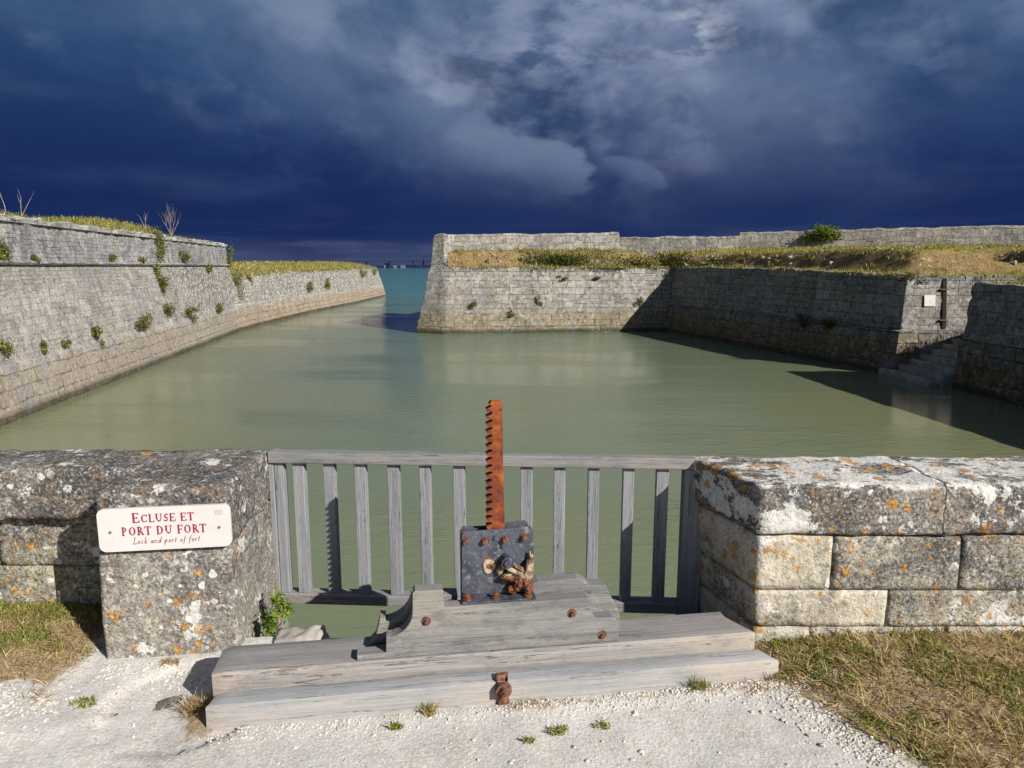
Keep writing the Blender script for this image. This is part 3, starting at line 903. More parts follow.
# a chase, its shade painted as a dark strip, with iron rungs on the sunlit return of the quay; the face leans back a little
def face_y(z):
    prev = QP[0]
    for q in QP[1:]:
        zq = q[1] if q[1] < -0.8 else -0.8 + (q[1] + 0.8) * (1.31 + 0.8) / 2.46
        zp = prev[1] if prev[1] < -0.8 else -0.8 + (prev[1] + 0.8) * (1.31 + 0.8) / 2.46
        if z <= zq:
            return 27.2 + prev[0] + (q[0] - prev[0]) * (z - zp) / max(1e-6, zq - zp)
        prev = q
    return 28.0


def lean_bits(name, bits, matl):
    for (xa, xb, za, zb_, dep) in bits:
        bm = bmesh.new()
        add_box(bm, xa, xb, 0, dep, za, zb_, 0.004)
        for v in bm.verts:
            v.co.y = face_y(v.co.z) - 0.05 + v.co.y - (dep - 0.06 if name == 'iron_rung' else 0)
        o = bm_obj(name, bm, matl)
        o.parent = qz
        o.matrix_parent_inverse = Matrix.Translation(-Vector(qz.location))


M['slot_shade'] = simple('painted_slot_shade', (0.008, 0.007, 0.006), (0.018, 0.016, 0.014), 4, 0.9)  # near-black colour paints the shade of a recess that is not cut
lean_bits('chase_shade', [(17.02, 17.18, -0.75, 1.22, 0.08)], M['slot_shade'])
lean_bits('iron_rung', [(16.9, 17.24, z, z + 0.05, 0.12) for z in (-0.45, 0.75)], M['drust'])
bm = bmesh.new()
add_box(bm, 16.28, 16.72, 0, 0.02, 0.12, 0.56, 0.005)
for v in bm.verts:
    v.co.y += face_y(v.co.z) - 0.085
o = bm_obj('notice_plate', bm, M['plate'])
tagit(o, 'small blank white square plate on the sunlit stone face by the quay stairs', 'plate')

nq = empty('quay_wall', (15.3, 24.2, -2.55))
tagit(nq, 'dark shaded stone quay wall at the right edge, nearer than the stairs', 'quay wall')
NQ = [(0, -3.4), (0.0, -0.85), (0.06, -0.80), (0.16, 1.5), (0.20, 1.66), (1.1, 1.66)]
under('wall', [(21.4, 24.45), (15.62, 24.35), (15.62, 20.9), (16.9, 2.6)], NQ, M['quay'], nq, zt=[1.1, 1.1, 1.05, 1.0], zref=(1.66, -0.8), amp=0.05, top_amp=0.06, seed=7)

stair = empty('stone_staircase', (16.5, 25.9, -2.55))
tagit(stair, 'worn stone steps going down to the water in a recess of the right quay', 'staircase')
for k_ in range(14):
    a = Acc()
    a.add(rock_block(14.75 + 0.42 * k_, 14.75 + 0.42 * (k_ + 1) + 0.10, 24.45, 27.9, -3.0, -2.52 + 0.20 * (k_ + 1), res=0.16, r=0.05, amp=0.02, seed=k_))
    o = link_mesh('step', a.v, a.f, M['step'], None)
    o.parent = stair
    o.matrix_parent_inverse = Matrix.Translation(-Vector(stair.location))
a = Acc()
a.add(rock_block(20.6, 21.2, 24.3, 28.6, -3.0, 1.22, res=0.2, r=0.05, amp=0.03))
o = link_mesh('back_wall', a.v, a.f, M['quay'], None)
o.parent = stair
o.matrix_parent_inverse = Matrix.Translation(-Vector(stair.location))

# parapet wall on the skyline behind the grass bank
RW = [(-4.2, 58), (-5.28, 46.2), (-4.35, 45.8), (-3.7, 46.6), (7.3, 48.6), (7.36, 48.6), (15.0, 47.1), (15.06, 47.1), (26, 43.6), (36, 40.6), (66, 31)]
RZ = [3.7, 3.75, 3.75, 3.75, 3.97, 3.66, 3.66, 3.90, 4.05, 4.2, 4.3]
pz = empty('parapet_wall', (5, 48, 1.6))
tagit(pz, 'weathered grey parapet wall on the skyline behind the grass bank', 'parapet wall')
under('wall', RW, [(0, 1.2), (0.22, 3.70), (0.26, 3.75), (0.9, 3.75), (0.95, 1.2)], M['bastion'], pz, zt=RZ, zref=(3.75, 1.2), amp=0.06, top_amp=0.10, seed=11)


# ------------------------------------------------------------------ land behind the walls
def ruled(name, P, Rr, hz, n_across=44, res=0.4, material=None, amp=0.12, extra=None, pw=1.8):
    """sheet of land between line P (wall top) and line Rr; hz(d, D, zP, zR, x, y) gives height"""
    pts = []
    for i in range(len(P) - 1):
        L = max(math.dist(P[i][:2], P[i + 1][:2]), 0.5)
        m_ = max(1, int(L / res))
        for k_ in range(m_ + (1 if i == len(P) - 2 else 0)):
            t = k_ / m_
            pts.append((Vector(P[i]).lerp(Vector(P[i + 1]), t), Vector(Rr[i]).lerp(Vector(Rr[i + 1]), t)))
    vs, fs = [], []
    for a, b in pts:
        D_ = math.dist(a[:2], b[:2])
        for j in range(n_across + 1):
            t = (j / n_across) ** pw
            q = a.lerp(b, t)
            d = D_ * t
            z = hz(d, D_, a.z, b.z, q.x, q.y)
            z += amp * min(1, d / 0.8) * (fbm(Vector((q.x * 0.7, q.y * 0.7, 2)), 4) + 0.5 * fbm(Vector((q.x * 2.6, q.y * 2.6, 5)), 3))
            if extra:
                z += extra(q.x, q.y)
            vs.append((q.x, q.y, z))
    m_ = n_across + 1
    for i in range(len(pts) - 1):
        for j in range(n_across):
            a = i * m_ + j
            fs.append((a, a + 1, a + m_ + 1, a + m_))
    o = link_mesh(name, vs, fs, material or M['turf'])
    tagit(o, kind='structure')
    return o, vs


def bank(d, D_, zp, zr, x, y):
    e = min(0.55, D_ * 0.2)
    w_ = min(2.3, D_ * 0.55)
    crest = zr - 0.22 if D_ < 4 else zr - 0.45
    if d < e:
        return zp + 0.04 * d / e
    if d < e + w_:
        t = (d - e) / w_
        s_ = t * t * (3 - 2 * t)
        return zp + 0.04 + (crest - zp - 0.04) * s_
    t = (d - e - w_) / max(0.1, D_ - e - w_)
    return crest + (zr - crest) * t


def hollow(x, y):
    # hollow shaped into the bank near the right edge to throw a dark shadow
    dx, dy = x - 20.9, y - 30.6
    a = dx * 0.85 + dy * 0.2
    b = dy - dx * 0.1
    v = -1.0 * math.exp(-((a / 0.8) ** 4)) * math.exp(-((b / 0.9) ** 4))
    return v


PR = [(-4.0, 45.33, 1.62), (11.3, 47.45, 1.62), (12.3, 43.5, 1.60), (13.95, 36.2, 1.52), (15.75, 28.0, 1.29), (20.7, 28.0, 1.27), (21.2, 24.6, 1.12), (21.2, 24.2, 1.10), (16.0, 23.9, 1.05), (16.7, 20.6, 1.02), (18.0, 2.6, 0.97)]
RR = [(-4.35, 46.9, 2.85), (8.6, 49.0, 2.85), (12.5, 48.0, 2.85), (18, 46.4, 2.9), (26, 43.8, 2.9), (29, 42.9, 2.9), (34, 41.2, 2.9), (38, 34, 2.6), (42, 20.0, 1.75), (44, 14, 1.75), (52, 0, 1.75)]
tr, tr_v = ruled('grass_bank', PR, RR, bank, extra=hollow, amp=0.13, n_across=70, pw=1.6)
# land behind that skyline wall
land2, _ = ruled('headland', [(-3.2, 47.5, 2.2), (8, 49.6, 2.4), (26, 44.4, 2.4), (36, 41.4, 2.4), (66, 31.8, 2.4)], [(-3.4, 60, 1.8), (8, 66, 1.5), (40, 80, 1.5), (90, 75, 1.5), (120, 40, 1.5)],
                 lambda d, D_, a, b, x, y: a + (b - a) * d / D_, n_across=14, res=2.0)


def topl(d, D_, zp, zr, x, y):
    pk = 0.20 * math.exp(-((y - 21.5) / 3.0) ** 2) + 0.52 * math.exp(-((y - 34.5) / 5.5) ** 2) + 0.16
    t = min(1, d / 1.4)
    return zp + pk * t * t * (3 - 2 * t)


PL = [(-10.75 - 0.158 * y - 1.5, y, 3.15) for y in (2.6, 12, 20, 30, 40, 46.6)]
tl, tl_v = ruled('rampart_turf', PL[::-1], [(-60, y, 3.2) for y in (2.6, 12, 20, 30, 40, 52)][::-1], topl, n_across=50, amp=0.08, pw=2.2)


def jett(d, D_, zp, zr, x, y):
    t = min(1, d / 4.0)
    return zp + 0.80 * t ** 0.8


PJ = [(-19.5, 46.8, 0.95), (-19.95, 65, 1.2), (-19.45, 82, 1.35), (-19.7, 102.6, 1.5)]
tj, tj_v = ruled('jetty_turf', PJ[::-1], [(-60, 46.0, 2), (-60, 65, 2), (-60, 82, 2), (-60, 108, 2)][::-1], jett, n_across=40, amp=0.14, pw=2.0)

# ------------------------------------------------------------------ near quay masonry under the ground and the lock mouth
a = Acc()
a.add(rock_block(-1.9, -1.21, 2.30, 3.42, -2.8, -0.03, res=0.1, r=0.02, amp=0.01))
a.add(rock_block(0.955, 1.9, 2.30, 3.30, -2.8, -0.03, res=0.1, r=0.02, amp=0.01))
a.add(rock_block(-1.208, 0.953, 2.25, 2.955, -2.8, -0.016, res=0.06, r=0.03, amp=0.014))
o1 = link_mesh('retaining_wall', a.v, a.f, M['ledge'])
tagit(o1, 'dark damp stone sill of the lock mouth under the timber gate', 'lock sill')
bm = bmesh.new()
add_box(bm, -16, -1.905, 2.3, 3.40, -3.0, -0.03)
add_box(bm, 1.905, 18, 2.3, 3.28, -3.0, -0.03)
o = bm_obj('quay_base', bm, M['ledge'])
tagit(o, kind='structure')


# ------------------------------------------------------------------ near walls
def warp_right(p):
    # inner end of the right wall is set askew: x grows less towards the back
    t = (p.y - 2.84) / 0.46
    f = max(0.0, 1 - (p.x - 1.05) / 0.35) if p.x < 1.4 else 0
    return Vector((p.x - (0.135 * t + 0.02 * p.z / 0.74 + 0.045 * t * p.z / 0.74 - 0.012) * min(1, f), p.y, p.z))


rw = empty('stone_wall', (1.05, 2.84, 0))
tagit(rw, 'low stone wall right of the gate, orange lichen and white crusted coping', 'stone wall')


def par_world(o, par):
    o.parent = par
    o.matrix_parent_inverse = Matrix.Translation(-Vector(par.location))
    return o


cx = [1.045, 1.825, 2.75, 3.9, 5.1, 6.3, 7.6]
for i in range(len(cx) - 1):
    vf = rock_block(cx[i] + 0.0015, cx[i + 1] - 0.0015, 2.825, 3.305, 0.52, 0.745, res=0.020 if cx[i] < 1.9 else 0.04, r=0.030, rx='left' if i == 0 else 0, amp=0.005, warp=warp_right, seed=1, chips=0.5)
    par_world(link_mesh('coping_stone', vf[0], vf[1], M['cap_right']), rw)
a = Acc()
rows = [(0.272, 0.514, [1.052, 1.378, 1.925, 2.5, 3.1, 3.9, 4.8, 5.8, 7.5]), (0.10, 0.268, [1.050, 1.632, 2.25, 2.9, 3.7, 4.6, 5.6, 7.5]),
        (-0.12, 0.096, [1.045, 1.30, 1.9, 2.6, 3.4, 4.4, 5.5, 7.5])]
sd = 20
for (z0, z1, xs) in rows:
    for i in range(len(xs) - 1):
        sd += 1
        if i == 0 and xs[1] < 1.7:
            vf = rock_block(xs[i] + 0.002, xs[i + 1] - 0.002, 2.842, 3.29, z0, z1, res=0.025, r=0.009, amp=0.003, warp=warp_right, seed=3, chips=0.8)
            par_world(link_mesh('quoin_stone', vf[0], vf[1], M['quoin']), rw)
            continue
        a.add(rock_block(xs[i] + 0.002, xs[i + 1] - 0.002, 2.84 + random.uniform(-0.004, 0.006), 3.29, z0, z1, res=0.025 if xs[i] < 2.3 else 0.07, r=0.007, amp=0.003, warp=warp_right, seed=3, chips=0.8))
a.add(rock_block(1.07, 7.4, 2.86, 3.27, -0.15, 0.52, res=0.2, r=0.01, amp=0.0, warp=warp_right))
par_world(link_mesh('wall_body', a.v, a.f, M['wall_right']), rw)

lwll = empty('stone_wall', (-2.6, 3.19, 0))
tagit(lwll, 'low dark lichened stone wall left of the sign, set back in shadow', 'stone wall')
cx = [-1.70, -2.62, -3.4, -4.2, -5.2, -6.3, -7.6]
for i in range(len(cx) - 1):
    vf = rock_block(cx[i + 1] + 0.001, cx[i] - 0.001, 3.08, 3.44, 0.492, 0.745, res=0.025 if cx[i] > -3.5 else 0.06, r=0.032, rx=0, amp=0.007, seed=40, chips=0.8)
    par_world(link_mesh('coping_stone', vf[0], vf[1], M['cap_left']), lwll)
a = Acc()
for (z0, z1, xs) in [(0.24, 0.486, [-1.72, -2.45, -3.0, -3.9, -5, -6.2, -7.5]), (0.03, 0.236, [-1.72, -2.2, -2.75, -3.4, -4.4, -5.8, -7.5]), (-0.12, 0.027, [-1.72, -2.45, -3.2, -4.4, -5.8, -7.5])]:
    for i in range(len(xs) - 1):
        sd += 1
        a.add(rock_block(xs[i + 1] + 0.002, xs[i] - 0.002, 3.165 + random.uniform(-0.004, 0.006), 3.42, z0, z1, res=0.03 if xs[i] > -3.5 else 0.08, r=0.007, amp=0.0035, seed=5, chips=0.8))
par_world(link_mesh('wall_body', a.v, a.f, M['wall_left']), lwll)


# pillar with the sign; front face turned about 5 degrees
def warp_pillar(p):
    t = (p.x + 1.735) / 0.54
    ty = (p.y - 2.745) / 0.69
    y = p.y + (0.075 * t) * (1 - ty)
    x = p.x - 0.028 * ty * t
    x += 0.02 * (p.z / 0.74) * (1 - t) - 0.0
    return Vector((x, y, p.z))


pl = empty('stone_pillar', (-1.46, 3.1, 0))
tagit(pl, 'squat lichen spotted stone gate pillar left of the gate, carrying the white sign', 'pillar')
vf = rock_block(-1.735, -1.195, 2.748, 3.435, 0.476, 0.748, res=0.018, r=0.034, amp=0.006, warp=warp_pillar, seed=60, chips=0.7)
par_world(link_mesh('capstone', vf[0], vf[1], M['cap_left']), pl)
vf = rock_block(-1.735, -1.195, 2.745, 3.43, -0.14, 0.484, res=0.018, r=0.012, amp=0.0035, warp=warp_pillar, seed=61, chips=0.8)
par_world(link_mesh('shaft', vf[0], vf[1], M['pillar']), pl)

# ------------------------------------------------------------------ sign
SGN = empty('wall_sign', (-1.436, 2.772, 0.585), math.atan2(0.075, 0.555))
tagit(SGN, 'white rounded enamel sign reading ECLUSE ET PORT DU FORT in red', 'sign')
SW, SH, SR = 0.520, 0.184, 0.028


def rrect(w_, h_, r, n=6):
    pts = []
    for cx_, cy_, a0 in ((w_ / 2 - r, h_ / 2 - r, 0), (-w_ / 2 + r, h_ / 2 - r, 90), (-w_ / 2 + r, -h_ / 2 + r, 180), (w_ / 2 - r, -h_ / 2 + r, 270)):
        for i in range(n + 1):
            t = R(a0 + 90 * i / n)
            pts.append((cx_ + r * math.cos(t), cy_ + r * math.sin(t)))
    return pts


bm = bmesh.new()
add_prism(bm, rrect(SW, SH, SR), -0.018, 0.0, 0.0015)
bm_obj('panel', bm, M['sign'], SGN)

# serif capitals built from strokes: coordinates in cap heights, ('s', x0,z0,x1,z1,width) or ('a', cx,cz,rx,rz,a0,a1,wmax,wmin)
TK, TN, SF = 0.19, 0.10, 0.085


def serif(x, z, l=0.15):
    return ('s', x - l, z, x + l, z, SF)


GL = {
    'E': (0.66, [('s', .14, 0, .14, 1, TK), ('s', .14, .975, .56, .975, TN), ('s', .14, .5, .44, .5, TN), ('s', .14, .025, .60, .025, TN), ('s', .56, .99, .56, .80, TN), ('s', .60, .01, .62, .24, TN), ('s', .44, .4, .44, .6, TN), ('s', .02, .02, .2, .02, SF), ('s', .02, .98, .2, .98, SF)]),
    'C': (0.76, [('a', .42, .5, .36, .49, 48, 312, TK, TN), ('s', .68, .97, .68, .72, TN), ('s', .68, .10, .70, .24, TN)]),
    'L': (0.62, [('s', .16, 0, .16, 1, TK), serif(.16, .98), ('s', .02, .025, .56, .025, TN), ('s', .56, .01, .59, .25, TN)]),
    'U': (0.80, [('s', .17, .32, .17, 1, TK), serif(.17, .98), ('s', .64, .32, .64, 1, TN), serif(.64, .98), ('a', .405, .34, .235, .33, 180, 360, TN, TK)]),
    'S': (0.56, [('a', .28, .74, .19, .245, 30, 250, TN, TN * 1.6), ('s', .13, .66, .42, .38, TK), ('a', .27, .25, .20, .245, -70 + 110, -150, TN, TN * 1.6), ('s', .45, .96, .46, .76, TN), ('s', .08, .04, .07, .26, TN)]),
    'T': (0.72, [('s', .36, 0, .36, 1, TK), serif(.36, .02, .17), ('s', .03, .975, .69, .975, TN), ('s', .04, .98, .03, .78, TN), ('s', .68, .98, .69, .78, TN)]),
    'P': (0.64, [('s', .17, 0, .17, 1, TK), serif(.17, .02), serif(.17, .98), ('s', .17, .975, .34, .975, TN), ('s', .17, .47, .34, .47, TN), ('a', .33, .722, .22, .255, -90, 90, TK, TN)]),
    'O': (0.84, [('a', .42, .5, .36, .49, 0, 360, TK, TN)]),
    'R': (0.72, [('s', .17, 0, .17, 1, TK), serif(.17, .02), serif(.17, .98), ('s', .17, .975, .34, .975, TN), ('s', .17, .50, .34, .50, TN), ('a', .33, .737, .21, .24, -90, 90, TK, TN), ('s', .34, .5, .64, .04, TK), ('s', .56, .02, .74, .02, SF)]),
    'D': (0.82, [('s', .17, 0, .17, 1, TK), serif(.17, .02), serif(.17, .98), ('s', .17, .975, .36, .975, TN), ('s', .17, .025, .36, .025, TN), ('a', .36, .5, .38, .475, -90, 90, TK, TN)]),
    'F': (0.62, [('s', .17, 0, .17, 1, TK), serif(.17, .02), serif(.17, .98), ('s', .17, .975, .58, .975, TN), ('s', .58, .99, .58, .78, TN), ('s', .17, .5, .46, .5, TN), ('s', .46, .4, .46, .6, TN)]),
    ' ': (0.34, []),
    # lower case for the italic line, x-height .5
    'l': (0.26, [('s', .10, .06, .10, 1, .10), ('s', .10, .03, .20, .06, .085)]),
    'o': (0.46, [('a', .22, .25, .17, .24, 0, 360, .11, .08)]),
    'c': (0.40, [('a', .22, .25, .17, .24, 50, 310, .11, .08)]),
    'k': (0.46, [('s', .09, 0, .09, 1, .10), ('s', .09, .22, .36, .5, .085), ('s', .18, .30, .38, .02, .10)]),
    'a': (0.46, [('a', .20, .25, .16, .24, 0, 360, .10, .085), ('s', .36, .5, .36, .04, .10), ('s', .36, .03, .44, .06, .085)]),
    'n': (0.48, [('s', .08, 0, .08, .5, .10), ('a', .23, .30, .14, .19, 0, 180, .06, .085), ('s', .37, .3, .37, .0, .10)]),
    'd': (0.48, [('a', .20, .25, .16, .24, 0, 360, .10, .085), ('s', .37, 1, .37, .02, .10)]),
    'p': (0.48, [('s', .09, -.38, .09, .5, .10), ('a', .25, .25, .16, .24, 0, 360, .10, .085)]),
    'r': (0.36, [('s', .09, 0, .09, .5, .10), ('a', .22, .30, .12, .19, 40, 160, .085, .085)]),
    't': (0.32, [('s', .13, .04, .13, .75, .10), ('s', .03, .5, .26, .5, .085), ('s', .13, .03, .24, .06, .085)]),
    'f': (0.32, [('s', .12, -.3, .12, .8, .10), ('a', .22, .82, .10, .15, 30, 180, .085, .085), ('s', .02, .5, .26, .5, .085)]),
    'Lc': (0.60, [('s', .16, 0, .16, 1, .10), serif(.16, .98, .12), ('s', .04, .025, .52, .025, TN), ('s', .52, .01, .56, .22, TN)]),
}


def strokes(bm, gl, ox, oz, h_, shear=0.0, y=-0.0188):
    def T(x, z):
        return (ox + (x + shear * z) * h_, y, oz + z * h_)
    for s in gl:
        if s[0] == 's':
            _, xa, za, xb, zb, w_ = s
            dx, dz = xb - xa, zb - za
            L = math.hypot(dx, dz)
            nx_, nz_ = -dz / L * w_ / 2, dx / L * w_ / 2
            q = [T(xa + nx_, za + nz_), T(xa - nx_, za - nz_), T(xb - nx_, zb - nz_), T(xb + nx_, zb + nz_)]
            bm.faces.new([bm.verts.new(p) for p in q])
        else:
            _, cx_, cz_, rx, rz, a0, a1, wm, wn = s
            n = max(6, int(abs(a1 - a0) / 15))
            prev = None
            for i in range(n + 1):
                t = R(a0 + (a1 - a0) * i / n)
                w_ = wn + (wm - wn) * abs(math.cos(t)) ** 1.5
                c_, s_ = math.cos(t), math.sin(t)
                o_ = bm.verts.new(T(cx_ + rx * c_, cz_ + rz * s_))
                i_ = bm.verts.new(T(cx_ + (rx - w_) * c_, cz_ + (rz - w_) * s_))
                if prev:
                    bm.faces.new((prev[0], o_, i_, prev[1]))
                prev = (o_, i_)


def text_line(name, txt, cx_, z0, h_, mt, first_big=None, track=0.10, shear=0.0, width=None):
    seq = []
    for i, ch in enumerate(txt):
        key = 'Lc' if (shear and ch == 'L') else ch
        hh = first_big if (first_big and i == 0) else h_
        seq.append((key, hh))
    tot = sum(GL[k_][0] * hh + track * hh for k_, hh in seq)
    k2 = 1.0 if width is None else width / tot
    bm = bmesh.new()
    x = cx_ - tot * k2 / 2
    for k_, hh in seq + [(' ', h_)]:
        if k_ == ' ':
            if len(bm.faces):
                bmesh.ops.recalc_face_normals(bm, faces=bm.faces)
                for f in bm.faces:
                    if f.normal.y > 0:
                        f.normal_flip()
                bm_obj(name, bm, mt, SGN)
                bm = bmesh.new()
        # squeeze horizontally by k2 through a scaled glyph
        gl = []
        for s in GL[k_][1]:
            gl.append(s)
        b2 = bmesh.new()
        strokes(b2, gl, 0, 0, hh, shear)
        for v in b2.verts:
            v.co.x = x + v.co.x * k2
            v.co.z += z0
        me = bpy.data.meshes.new('tmp')
        b2.to_mesh(me)
        b2.free()
        bm.from_mesh(me)
        bpy.data.meshes.remove(me)
        x += (GL[k_][0] + track) * hh * k2
    bm.free()


text_line('lettering', 'ECLUSE ET', -0.002, 0.030, 0.034, M['red'], first_big=0.041, width=0.245)
text_line('lettering', 'PORT DU FORT', -0.002, -0.024, 0.036, M['red'], width=0.335)
text_line('lettering', 'Lock and port of fort', 0.002, -0.062, 0.028, M['letter_grey'], shear=0.25, width=0.265, track=0.06)
bm = bmesh.new()
for sx_ in (-0.212, 0.214):
    bm = bmesh.new()
    add_cyl(bm, (sx_, -0.0175, -0.006), (sx_, -0.0215, -0.006), 0.006, seg=10)
    bm_obj('screw', bm, M['screw'], SGN)
bm = bmesh.new()
for (xa, za, xb, zb) in [(-.012, -.012, -.012, .012), (.012, -.012, .012, .012), (-.004, -.012, -.004, .012), (.004, -.012, .004, .012), (-.016, .006, .016, .006), (-.016, -.006, .016, -.006)]:
    w_ = 0.0018
    y_ = -0.0188
    ox, oz = 0.216, 0.060
    if xa == xb:
        q = [(ox + xa - w_, y_, oz + za), (ox + xa + w_, y_, oz + za), (ox + xb + w_, y_, oz + zb), (ox + xb - w_, y_, oz + zb)]
    else:
        q = [(ox + xa, y_ - .0004, oz + za - w_), (ox + xb, y_ - .0004, oz + za - w_), (ox + xb, y_ - .0004, oz + zb + w_), (ox + xa, y_ - .0004, oz + zb + w_)]
    bm.faces.new([bm.verts.new(p) for p in q])
bm_obj('emblem', bm, M['pinkmark'], SGN)

# ------------------------------------------------------------------ timber gate
GL0 = Vector((-1.215, 3.42, 0))
ga = math.atan2(-0.12, 2.12)
gate = empty('timber_gate', GL0, ga)
tagit(gate, 'weathered grey timber gate of upright bars spanning the lock mouth', 'gate')


def bar(name, x0_, x1_, y0_, y1_, z0_, z1_, mt, bev=0.004, par=gate):
    bm = bmesh.new()
    add_box(bm, x0_, x1_, y0_, y1_, z0_, z1_, bev)
    return bm_obj(name, bm, mt, par)


bar('top_rail', 0.0, 2.115, -0.045, 0.02, 0.685, 0.742, M['rail_wood'], 0.006)
bar('bottom_rail', 0.02, 2.10, -0.035, 0.045, -0.068, -0.012, M['rail_wood'], 0.006)
for xb in (-1.072, -.916, -.758, -.591, -.432, -.261, -.094, .074, .237, .404, .574, .739):
    w_ = random.uniform(0.027, 0.030)
    lx = xb + 1.215
    bar('baluster', lx - w_, lx + w_, -0.022 + random.uniform(-.002, .002), 0.026, -0.012, 0.685, M['gate_wood'], 0.004)
bar('stile', 0.022, 0.068, -0.024, 0.026, -0.012, 0.685, M['gate_wood'])
bar('stile', 2.055, 2.150, -0.045, 0.045, -0.20, 0.683, M['gate_wood'])
bar('post', -0.006, 0.020, -0.03, 0.06, -0.30, 0.735, M['gate_wood'])

# ------------------------------------------------------------------ beams and lifting gear, in the beams' own frame
BA = Vector((-1.109, 2.289, 0))
br = math.atan2(0.140, 0.990)


def subdiv_prism(pts, x0_, x1_, res=0.04, amp=0.004, seed=0.0, endcut=None):
    """beam: outline pts in (y,z), run along x, finely cut and worn"""
    # resample outline
    out = []
    for i in range(len(pts)):
        a_, b_ = Vector(pts[i]), Vector(pts[(i + 1) % len(pts)])
        L = (b_ - a_).length
        m_ = max(1, int(L / 0.03))
        for k_ in range(m_):
            out.append(a_.lerp(b_, k_ / m_))
    nx_ = int((x1_ - x0_) / res)
    vs, fs = [], []
    m_ = len(out)
    cy_ = sum(p.x for p in out) / m_
    cz_ = sum(p.y for p in out) / m_
    for i in range(nx_ + 1):
        x = x0_ + (x1_ - x0_) * i / nx_
        sh = 0.0
        if i in (0, nx_):
            sh = 0.012
        for p in out:
            d = Vector((0, p.x - cy_, p.y - cz_))
            dl = d.length
            n_ = fbm(Vector((x * 1.2, p.x * 9, p.y * 9 + seed)), 3) * amp * 1.4 + fbm(Vector((x * 5, p.x * 25, p.y * 25 + seed)), 3) * amp * 0.7
            dd = d.normalized() * (dl + n_ - sh)
            xe = x
            if endcut:
                xe += endcut(i / nx_, p.x, p.y)
            vs.append((xe, cy_ + dd.y, cz_ + dd.z))
    for i in range(nx_):
        for j in range(m_):
            a_ = i * m_ + j
            b_ = i * m_ + (j + 1) % m_
            fs.append((a_, a_ + m_, b_ + m_, b_))
    fs.append(tuple(range(m_)))
    fs.append(tuple(range(nx_ * m_, (nx_ + 1) * m_))[::-1])
    return vs, fs


def round_poly(pts, r):
    out = []
    n = len(pts)
    for i in range(n):
        p, a_, b_ = Vector(pts[i]), Vector(pts[i - 1]), Vector(pts[(i + 1) % n])
        da, db = (a_ - p).normalized(), (b_ - p).normalized()
        out.append(tuple(p + da * r))
        out.append(tuple(p + (da + db) * r * 0.3))
        out.append(tuple(p + db * r))
    return out


def auto_flat(o, ang=0.6):
    me = o.data
    bm = bmesh.new(); bm.from_mesh(me)
    bmesh.ops.recalc_face_normals(bm, faces=bm.faces)
    for e in bm.edges:
        if len(e.link_faces) == 2 and e.calc_face_angle(0) > ang:
            e.smooth = False
    bm.to_mesh(me); bm.free()


fbm_e = empty('timber_beam', BA, br)
tagit(fbm_e, 'front weathered timber sill beam lying on the gravel, with a rusty iron strap', 'timber beam')
vs, fs = subdiv_prism(round_poly([(0.0, -0.06), (0.010, 0.088), (0.095, 0.089), (0.096, -0.06)], 0.006), 0.0, 2.22, seed=1.0, amp=0.0025,
                      endcut=lambda t, y, z: (0.0 if t < 0.98 else -0.05 * y / 0.1) + (0.02 * y / 0.1 if t < 0.02 else 0))
o = link_mesh('beam', vs, fs, M['beam_wood'], fbm_e)
auto_flat(o)
rbm = empty('timber_beam', BA, br)
tagit(rbm, 'rear weathered timber sill beam carrying the carved lifting block', 'timber beam')
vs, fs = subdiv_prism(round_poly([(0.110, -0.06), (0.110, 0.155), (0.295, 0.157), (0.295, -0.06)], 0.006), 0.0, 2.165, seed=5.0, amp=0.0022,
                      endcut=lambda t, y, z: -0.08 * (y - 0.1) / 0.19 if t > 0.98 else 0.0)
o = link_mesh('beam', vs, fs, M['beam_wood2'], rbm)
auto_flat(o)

# iron strap with washer and bolt on the front beam
bm = bmesh.new()
add_prism(bm, [(1.066, 0.0), (1.070, 0.06), (1.060, 0.105), (1.064, 0.135), (1.108, 0.138), (1.106, 0.10), (1.100, 0.06), (1.112, 0.002)], -0.012, 0.004, 0.002)
for v in bm.verts:      # lies against the slightly leaning face, its top turned back over the beam
    v.co.y += 0.012 * v.co.z / 0.09 + (0.5 * (v.co.z - 0.095) if v.co.z > 0.095 else 0)
    if v.co.z > 0.1:
        v.co.z = 0.1 + (v.co.z - 0.1) * 0.2
add_cyl(bm, (1.086, -0.004, 0.066), (1.086, -0.022, 0.066), 0.032, 0.030, seg=20)
st_ = bm_obj('iron_strap', bm, M['drust'], fbm_e)
bm = bmesh.new()
add_cyl(bm, (1.086, -0.020, 0.067), (1.086, -0.040, 0.067), 0.018, 0.014, seg=12)
add_cyl(bm, (1.086, -0.038, 0.067), (1.086, -0.050, 0.067), 0.009, 0.007, seg=10)
bm_obj('bolt', bm, M['drust'], st_)


# carved lifting block: two boards side by side
blk = empty('lifting_block', BA, br)
tagit(blk, 'carved and notched grey timber block on the beams, holding the rack gear', 'timber block')


def arc(cx_, cz_, r, a0, a1, n=8):
    return [(cx_ + r * math.cos(R(a0 + (a1 - a0) * i / n)), cz_ + r * math.sin(R(a0 + (a1 - a0) * i / n))) for i in range(n + 1)]


